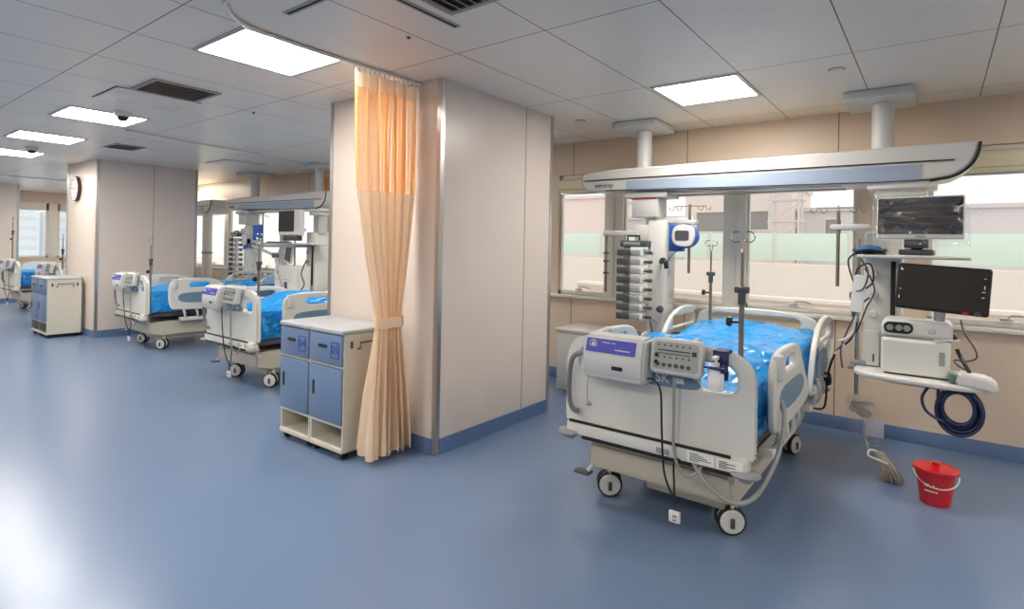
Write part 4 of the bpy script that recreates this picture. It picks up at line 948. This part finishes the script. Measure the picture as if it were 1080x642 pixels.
film = q.build('plastic_film', M['film'], None, sharp=180); tag(film, 'clear crinkled plastic film wrapped around the upper black monitor', 'plastic film')
# folded cuff and cables on the upper shelf
t = thing('coiled_leads', 'dark blue cuff and coiled leads lying on the upper shelf end', 'cables', (-.4, 4.8, 1.547))
MB().lathe([(0, 0), (.085, .0), (.09, .02), (.06, .05), (0, .06)], (-.39, 4.79, 1.56), 20, sy=.7).build('cuff', M['green'], t)
for r_, z in ((.1, 1.555), (.09, 1.567), (.105, 1.58)): MB().tube([(-.39 + r_ * math.cos(a), 4.79 + r_ * .7 * math.sin(a), z + .005 * math.sin(3 * a)) for a in [k * math.pi / 6 for k in range(12)]], .006, 6, closed=True).build('lead_coil', M['black'], t)
def cable(pts, r, m, name, label, cat='cable'): return tag(MB().tube(pts, r, 8).build(name, m), label, cat)
cable([(-.47, 4.8, 1.56), (-.52, 4.78, 1.5), (-.48, 4.75, 1.35), (-.42, 4.74, 1.3), (-.36, 4.74, 1.36), (-.38, 4.75, 1.48), (-.46, 4.76, 1.44), (-.47, 4.76, 1.3), (-.44, 4.75, 1.2), (-.38, 4.75, 1.24)], .006, M['black'], 'monitor_lead', 'black lead looping down from the upper shelf end')
cable([(-.44, 4.74, 1.52), (-.39, 4.72, 1.42), (-.42, 4.72, 1.3), (-.5, 4.74, 1.26), (-.47, 4.75, 1.12), (-.52, 4.78, .98), (-.56, 4.8, .84), (-.55, 4.82, .7)], .006, M['dgrey'], 'patient_cable', 'dark grey patient cable hanging along the side pole')
cable([(-.41, 4.73, 1.45), (-.35, 4.73, 1.3), (-.4, 4.72, 1.16), (-.43, 4.73, 1.06), (-.46, 4.76, .98)], .005, M['black'], 'sensor_lead', 'thin black sensor lead behind the white card on the side pole')
cable([(-.46, 4.79, 1.05), (-.5, 4.8, .92), (-.6, 4.85, .8), (-.66, 4.92, .6), (-.68, 5.0, .4), (-.72, 5.1, .3), (-.85, 5.25, .26)], .008, M['black'], 'bed_power_cable', 'black power cable running from the side pole down behind the bed')
tag(MB().lathe([(0, -.05), (.03, -.045), (.036, 0), (.03, .045), (0, .05)], (-.665, 4.93, .58), 14).rotate(R(35), 'X', (-.665, 4.93, .58)).build('inline_plug', M['black']), 'black bulky inline plug on the cable behind the bed', 'plug')
cable([(-.47, 4.79, 1.1), (-.485, 4.78, .98), (-.53, 4.78, .92), (-.57, 4.8, .9), (-.54, 4.8, .86), (-.6, 4.82, .8)], .01, M['white'], 'white_tubing', 'white corrugated tubing hanging beside the side pole')
tag(MB().plate([rr(-.49, 1.13, -.41, 1.4, .02)], 'XZ', 4.73, .012, .004, Matrix.Rotation(R(6), 3, 'Y'), (-.45, 4.73, 1.26)).build('hanging_card', M['paper']), 'white card hanging among the leads left of the lower monitor', 'card')
# ventilator on the lower shelf
t = thing('ventilator', 'white ventilator with oval black display on the lower shelf', 'ventilator', (-.1, 4.75, .74))
b = MB(); b.plate([rr(-.3, .745, .08, .985, (.03, .03, .02, .02))], 'XZ', 4.76, .32, .02); b.build('lower_body', M['white'], t)
MB().plate([rr(-.3, 1.0, .09, 1.11, (.02, .02, .04, .04))], 'XZ', 4.77, .3, .02).build('upper_body', M['white'], t)
MB().box((-.29, 4.63, .982), (.08, 4.92, 1.003)).build('body_joint', M['greyp'], t)
MB().box((-.28, 4.605, .74), (.07, 4.62, .75), .003).build('foot_strip', M['black'], t)
d = MB().plate([rr(-.285, 1.018, -.12, 1.095, .036)], 'XZ', 4.617, .012, .003).build('display', M['black'], t)
for dx in (-.25, -.2, -.155): MB().lathe([(.018, -.001), (.021, -.001), (.021, .001), (.018, .001), (.018, -.001)], (dx, 4.609, 1.056), 20, 'Y').build('gauge_ring', M['greyp'], d)
MB().lathe([(0, -.016), (.018, -.014), (.022, 0)], (-.02, 4.62, 1.05), 20, 'Y').build('control_dial', M['lgrey'], t)
MB().plate([rr(.02, .83, .05, .92, .006)], 'XZ', 4.599, .004, .0015).build('label_plate', M['greyp'], t)
MB().tube([(.0, 4.61, .995), (.04, 4.6, 1.0), (.1, 4.63, 1.0), (.12, 4.7, 1.0)], .006, 6).box((-.01, 4.595, .985), (.05, 4.605, 1.0), .002).build('lid_latch', M['lgrey'], t)
MB().cyl((.09, 4.7, 1.03), (.11, 4.7, 1.0), .014).build('side_port', M['dgrey'], t)
vent_ = t
t = thing('white_supply_box', 'plain white box beside the ventilator on the lower shelf', 'box', (-.38, 4.85, .74))
MB().box((-.43, 4.8, .745), (-.32, 4.97, .985), .012).build('body', M['white'], t); MB().box((-.36, 4.795, .775), (-.35, 4.8, .83), .002).build('latch', M['black'], t)
t = thing('wrapped_accessory', 'white plastic wrapped accessory on the right end of the lower shelf', 'accessory', (.2, 4.55, .74))
b = MB(); b.prism([(.1, .745), (.3, .72), (.315, .76), (.27, .8), (.12, .815)], 'XZ', 4.48, 4.66); bmesh.ops.bevel(b.bm, geom=list(b.bm.edges), offset=.012, segments=2, affect='EDGES'); b.build('body', M['white'], t)
MB().box((.07, 4.52, .742), (.105, 4.62, .8), .004).build('green_tab', mat('green grey tab', (90, 120, 110), .4), t)
cable([(.13, 4.7, 1.13), (.15, 4.66, 1.05), (.2, 4.65, .96), (.21, 4.65, .9), (.16, 4.66, .87), (.1, 4.66, .87), (.12, 4.64, .84), (.18, 4.6, .81)], .005, M['dgrey'], 'device_cable', 'thin dark cable curling right of the ventilator')
cable([(.11, 4.62, .95), (.13, 4.62, .9), (.16, 4.6, .84), (.175, 4.58, .815)], .012, M['black'], 'device_plug', 'black plug and lead standing on the wrapped accessory', 'plug')
# coil of navy hose
t = thing('hose_coil', 'coil of navy blue hose hanging under the lower shelf', 'hose', (.12, 4.6, .45))
for k in range(9):
    r_ = .08 + .0048 * k; cx = .12 + .004 * (k % 3); y = 4.53 + .014 * ((k * 4) % 9)
    MB().tube([(cx + r_ * 1.0 * math.cos(a), y + .01 * math.sin(a), .585 - .004 * k + r_ * 1.25 * math.sin(a)) for a in [j * math.pi / 7 for j in range(14)]], .0105, 8, closed=True).build('hose_loop', M['bluehose'], t)
MB().tube([(-.03, 4.56, .7), (-.065, 4.54, .62), (-.04, 4.53, .54), (.04, 4.53, .49), (.12, 4.53, .475)], .009, 8).tube([(.02, 4.57, .7), (.02, 4.55, .62), (.05, 4.54, .53)], .009, 8).build('hose_tail', M['bluehose'], t)
# bag with leads
t = thing('clear_supply_bag', 'clear plastic bag of leads and a white pad hanging under the side pole', 'bag', (-.4, 4.8, .2))
bm = bmesh.new(); V = []
for j in range(23):
    v = j / 22; row = []; z = lerp(.17, .52, v)
    for i in range(28):
        a = 2 * math.pi * i / 28; rx = .1 * (.45 + .62 * math.sin(math.pi * min(1, .12 + v * .78)) ** .6); ry = .035 * (.4 + .8 * math.sin(math.pi * (.1 + .8 * v)))
        n_ = 1 + .16 * noise.noise(Vector((math.cos(a) * 2, math.sin(a) * 2, v * 5)))
        row.append(bm.verts.new((-.375 - .06 * v + rx * math.cos(a) * n_, 4.8 + ry * math.sin(a) * n_, z)))
    V.append(row)
for j in range(22):
    for i in range(28): bm.faces.new((V[j][i], V[j][(i + 1) % 28], V[j + 1][(i + 1) % 28], V[j + 1][i]))
bm.faces.new(V[0]); q = MB(); q.bm.free(); q.bm = bm; q.build('film_bag', M['film'], t, sharp=180)
MB().box((-.41, 4.79, .235), (-.285, 4.805, .36), .006).build('white_pad', mat('pad lilac white', (206, 206, 222), .5), t)
q = MB(); random.seed(4)
q.tube([(-.44 + .06 * math.cos(k * 1.9) + .01 * (k % 4), 4.8 + .018 * math.sin(k * 1.3), .37 + .1 * abs(math.sin(k * .47)) + .01 * math.cos(k)) for k in range(60)], .0055, 6, n=4); q.build('lead_bundle', M['cord'], t)
# cord bundle on the floor
t = thing('cord_bundle', 'bundled beige cord standing on the floor beside the red bucket', 'cord', (-.27, 4.62, 0))
cx, cy = -.25, 4.62
for k in range(16):
    a = 2 * math.pi * k / 16; dx = .04 * math.cos(a); dy = .03 * math.sin(a); f = .75 + .25 * (k % 3) / 2
    MB().tube([(cx + dx * 1.3 + .03, cy + dy * 1.3, .012 + .012 * (k % 2)), (cx + dx * 1.35 + .02, cy + dy * 1.35, .06), (cx + dx - .005, cy + dy, .11), (cx + dx * .7 - .03, cy + dy * .7, .15), (cx + dx * .6 - .05, cy + dy * .6, .165 + .02 * f), (cx + dx * .2 - .05, cy - dy * .3, .16), (cx - dx * .2, cy - dy * .3, .1), (cx - dx * .3 + .03, cy - dy * .4, .03)], .0065, 6, closed=True).build('cord_loop', M['cord'], t)
MB().tube([(cx + .0, cy - .04, .13), (cx - .06, cy - .05, .15), (cx - .11, cy - .03, .16), (cx - .1, cy + .02, .185), (cx - .03, cy + .035, .17)], .007, 6).build('binding', M['paper'], t)
cable([(-.36, 4.65, .17), (-.38, 4.72, .2), (-.4, 4.78, .26), (-.4, 4.79, .32)], .005, M['cord'], 'bundle_tail', 'beige cord tail rising from the floor bundle into the clear bag')
# red bucket
bx, by = .012, 4.42
t = thing('red_bucket', 'red plastic bucket with lid and white handle on the floor below the windows', 'bucket', (bx, by, 0))
MB().lathe([(0, .004), (.072, .004), (.076, 0), (.08, .004), (.104, .2), (.112, .203), (.112, .215), (.1, .215), (.07, .015), (0, .012)], (bx, by, 0), 40).build('pail', M['red'], t)
l = MB().lathe([(.118, .205), (.122, .207), (.122, .222), (.112, .228), (.1, .222), (.06, .226), (.03, .236), (0, .238)], (bx, by, 0), 40).build('lid', M['red'], t)
MB().lathe([(.022, .232), (.018, .245), (.026, .255), (0, .26)], (bx, by, 0), 20).build('lid_knob', M['red'], l)
aa = R(-20); P = [(bx + .125 * math.cos(a) * math.cos(aa) , by + .125 * math.cos(a) * math.sin(aa) - .11 * math.sin(a), .2 - .075 * math.sin(a) ) for a in [k * math.pi / 10 for k in range(11)]]
MB().tube(P, .004, 8, n=3).build('handle', M['white'], t)
q = MB()
c_, s_ = math.cos(R(-118)), math.sin(R(-118))
for i in range(5):
    a = R(-122 + i * 9); z = .12; q.box((bx + .0955 * math.cos(a) - .004, by + .0955 * math.sin(a) - .004, z), (bx + .0955 * math.cos(a) + .004, by + .0955 * math.sin(a) + .004, z + .006 + .01 * (i % 2)))
    q.box((bx + .0915 * math.cos(a) - .005, by + .0915 * math.sin(a) - .004, z - .03), (bx + .0915 * math.cos(a) + .005, by + .0915 * math.sin(a) + .004, z - .022))
q.build('print_mark', M['paper'], t)

# ------------------------------------------------------------------ equipment in the middle bay
DX = -7.52
dup(pc, DX - .13, 0, 0, 'white pump column left of the middle bay beam')
for k, ip in enumerate(ips): dup(ip, DX - .13, 0, .06, 'infusion pump on the rack in the middle bay, ' + words[k], 'infusion pumps on the middle bay rack')
dup(rcu, DX - .13, 0, .06, 'dark docking controller topping the middle bay pump rack')
t = thing('blue_panel_device', 'flat blue panel device hanging under the middle bay beam', 'medical device', (-9.2, 4.95, 1.6))
MB().plate([rr(-9.36, 1.58, -9.1, 1.84, .02)], 'XZ', 4.95, .05, .012).build('panel', M['eqblue'], t); MB().box((-9.5, 4.96, 1.68), (-9.34, 5.0, 1.74), .01).build('bracket', M['lgrey'], t)
t = thing('grey_pump_holder', 'blue and grey clamp device beside the middle bay pump rack', 'medical device', (-9.55, 4.9, 1.45))
MB().box((-9.66, 4.88, 1.5), (-9.5, 4.98, 1.68), .02).build('body', M['lgrey'], t); MB().prism([(-9.64, 1.42), (-9.5, 1.45), (-9.5, 1.6), (-9.56, 1.6)], 'XZ', 4.9, 4.97).build('holder', M['eqblue'], t)
mc2 = dup(mc, DX + .1, 0, 0, 'white equipment column with shelf in the middle bay, left of the near column')
t = thing('patient_monitor', 'square black screened monitor with white frame in the middle bay', 'monitor', (-7.98, 4.8, 1.68))
MB().plate([rr(-8.3, 1.66, -7.68, 2.06, .02)], 'XZ', 4.82, .08, .02).build('housing', M['white'], t)
MB().plate([rr(-8.285, 1.72, -7.85, 2.045, .01)], 'XZ', 4.778, .005, .002).build('screen', M['black'], t)
MB().box((-8.2, 4.8, 1.58), (-7.8, 4.9, 1.67), .015).build('stand', M['dgrey'], t)
t = thing('keyboard_shelf', 'thin grey keyboard shelf below the middle bay monitor', 'shelf', (-8.1, 4.7, 1.52))
MB().box((-8.45, 4.6, 1.52), (-7.75, 4.85, 1.545), .008).build('tray', M['greyp'], t); MB().box((-8.35, 4.62, 1.545), (-7.9, 4.78, 1.565), .004).build('keyboard', M['dgrey'], t)
t = thing('ventilator', 'grey white boxy ventilator in the middle bay beside the near column', 'ventilator', (-7.8, 4.75, .75))
MB().plate([rr(-8.1, .78, -7.62, 1.2, .02)], 'XZ', 4.78, .32, .015).build('body', M['white'], t)
MB().box((-8.08, 4.615, .99), (-7.64, 4.62, .998)).build('body_joint', M['greyp'], t)
MB().plate([rr(-7.82, .86, -7.74, .96, .008)], 'XZ', 4.617, .006, .002).build('badge', M['dgrey'], t)
MB().lathe([(0, -.012), (.03, -.01), (.034, 0)], (-8.0, 4.62, 1.1), 16, 'Y').build('dial', M['greyp'], t)
for (x, z, a, l) in ((-8.07, 1.32, 32, 'grey tilted tablet display above the middle bay ventilator, left one'), (-7.83, 1.38, 14, 'grey tilted handset with dark screen above the middle bay ventilator, right one')):
    t = thing('tilted_display', l, 'display', (x, 4.7, z - .12)); rt_ = Matrix.Rotation(R(a), 3, 'Y')
    MB().plate([rr(x - .09, z - .14, x + .09, z + .14, .015)], 'XZ', 4.7, .04, .01, rt_, (x, 4.7, z)).build('housing', M['lgrey'], t)
    MB().plate([rr(x - .075, z - .11, x + .075, z + .125, .008)], 'XZ', 4.678, .004, .001, rt_, (x, 4.7, z)).build('screen', M['greyp'] if a == 32 else M['dgrey'], t)
t = thing('support_boom', 'jointed grey support arm bending over the bed in the middle bay', 'support arm', (-6.85, 4.0, .9))
MB().cyl((-7.62, 4, 1.5), (-7.0, 4, 1.38), .02).build('upper_bar', M['greyp'], t)
MB().cyl((-7.0, 4, 1.38), (-6.78, 4, .92), .02).build('lower_bar', M['greyp'], t)
MB().cyl((-7.62, 4, 1.5), (-7.72, 5.03, 1.5), .02).build('mounting_bar', M['greyp'], t)
MB().cyl((-7.62, 4, 1.5), (-7.5, 4.02, 1.1), .015).build('drop_bar', M['greyp'], t)
for p in ((-7.0, 4, 1.38), (-7.62, 4, 1.5)): MB().cyl((p[0], 3.965, p[2]), (p[0], 4.035, p[2]), .035).build('joint', M['dgrey'], t)
MB().box((-6.83, 3.95, .84), (-6.7, 4.05, .93), .015).build('bed_clamp', M['greyp'], t)
dup(ia1, DX + .1, 0, .05, 'infusion rod with hooks in the middle bay, beside the blue panel')
cable([(-7.4, 4.72, 1.3), (-7.5, 4.7, 1.1), (-7.42, 4.7, .95), (-7.5, 4.7, .85)], .01, M['dgrey'], 'ventilator_cable', 'dark cable hanging right of the middle bay ventilator')
# pale round column casing by the middle column
t = thing('gas_supply_column', 'slim white equipment column right behind the middle column', 'equipment column', (-11.42, 5.05, .5))
MB().cyl((-11.42, 5.1, .5), (-11.42, 5.1, 2.08), .09, seg=24).build('column_body', M['white'], t)
MB().lathe([(.09, 1.3), (.1, 1.3), (.1, 1.34), (.09, 1.34)], (-11.42, 5.1, 0), 24).build('collar', M['greyp'], t)
M['dark2'] = M['dark']
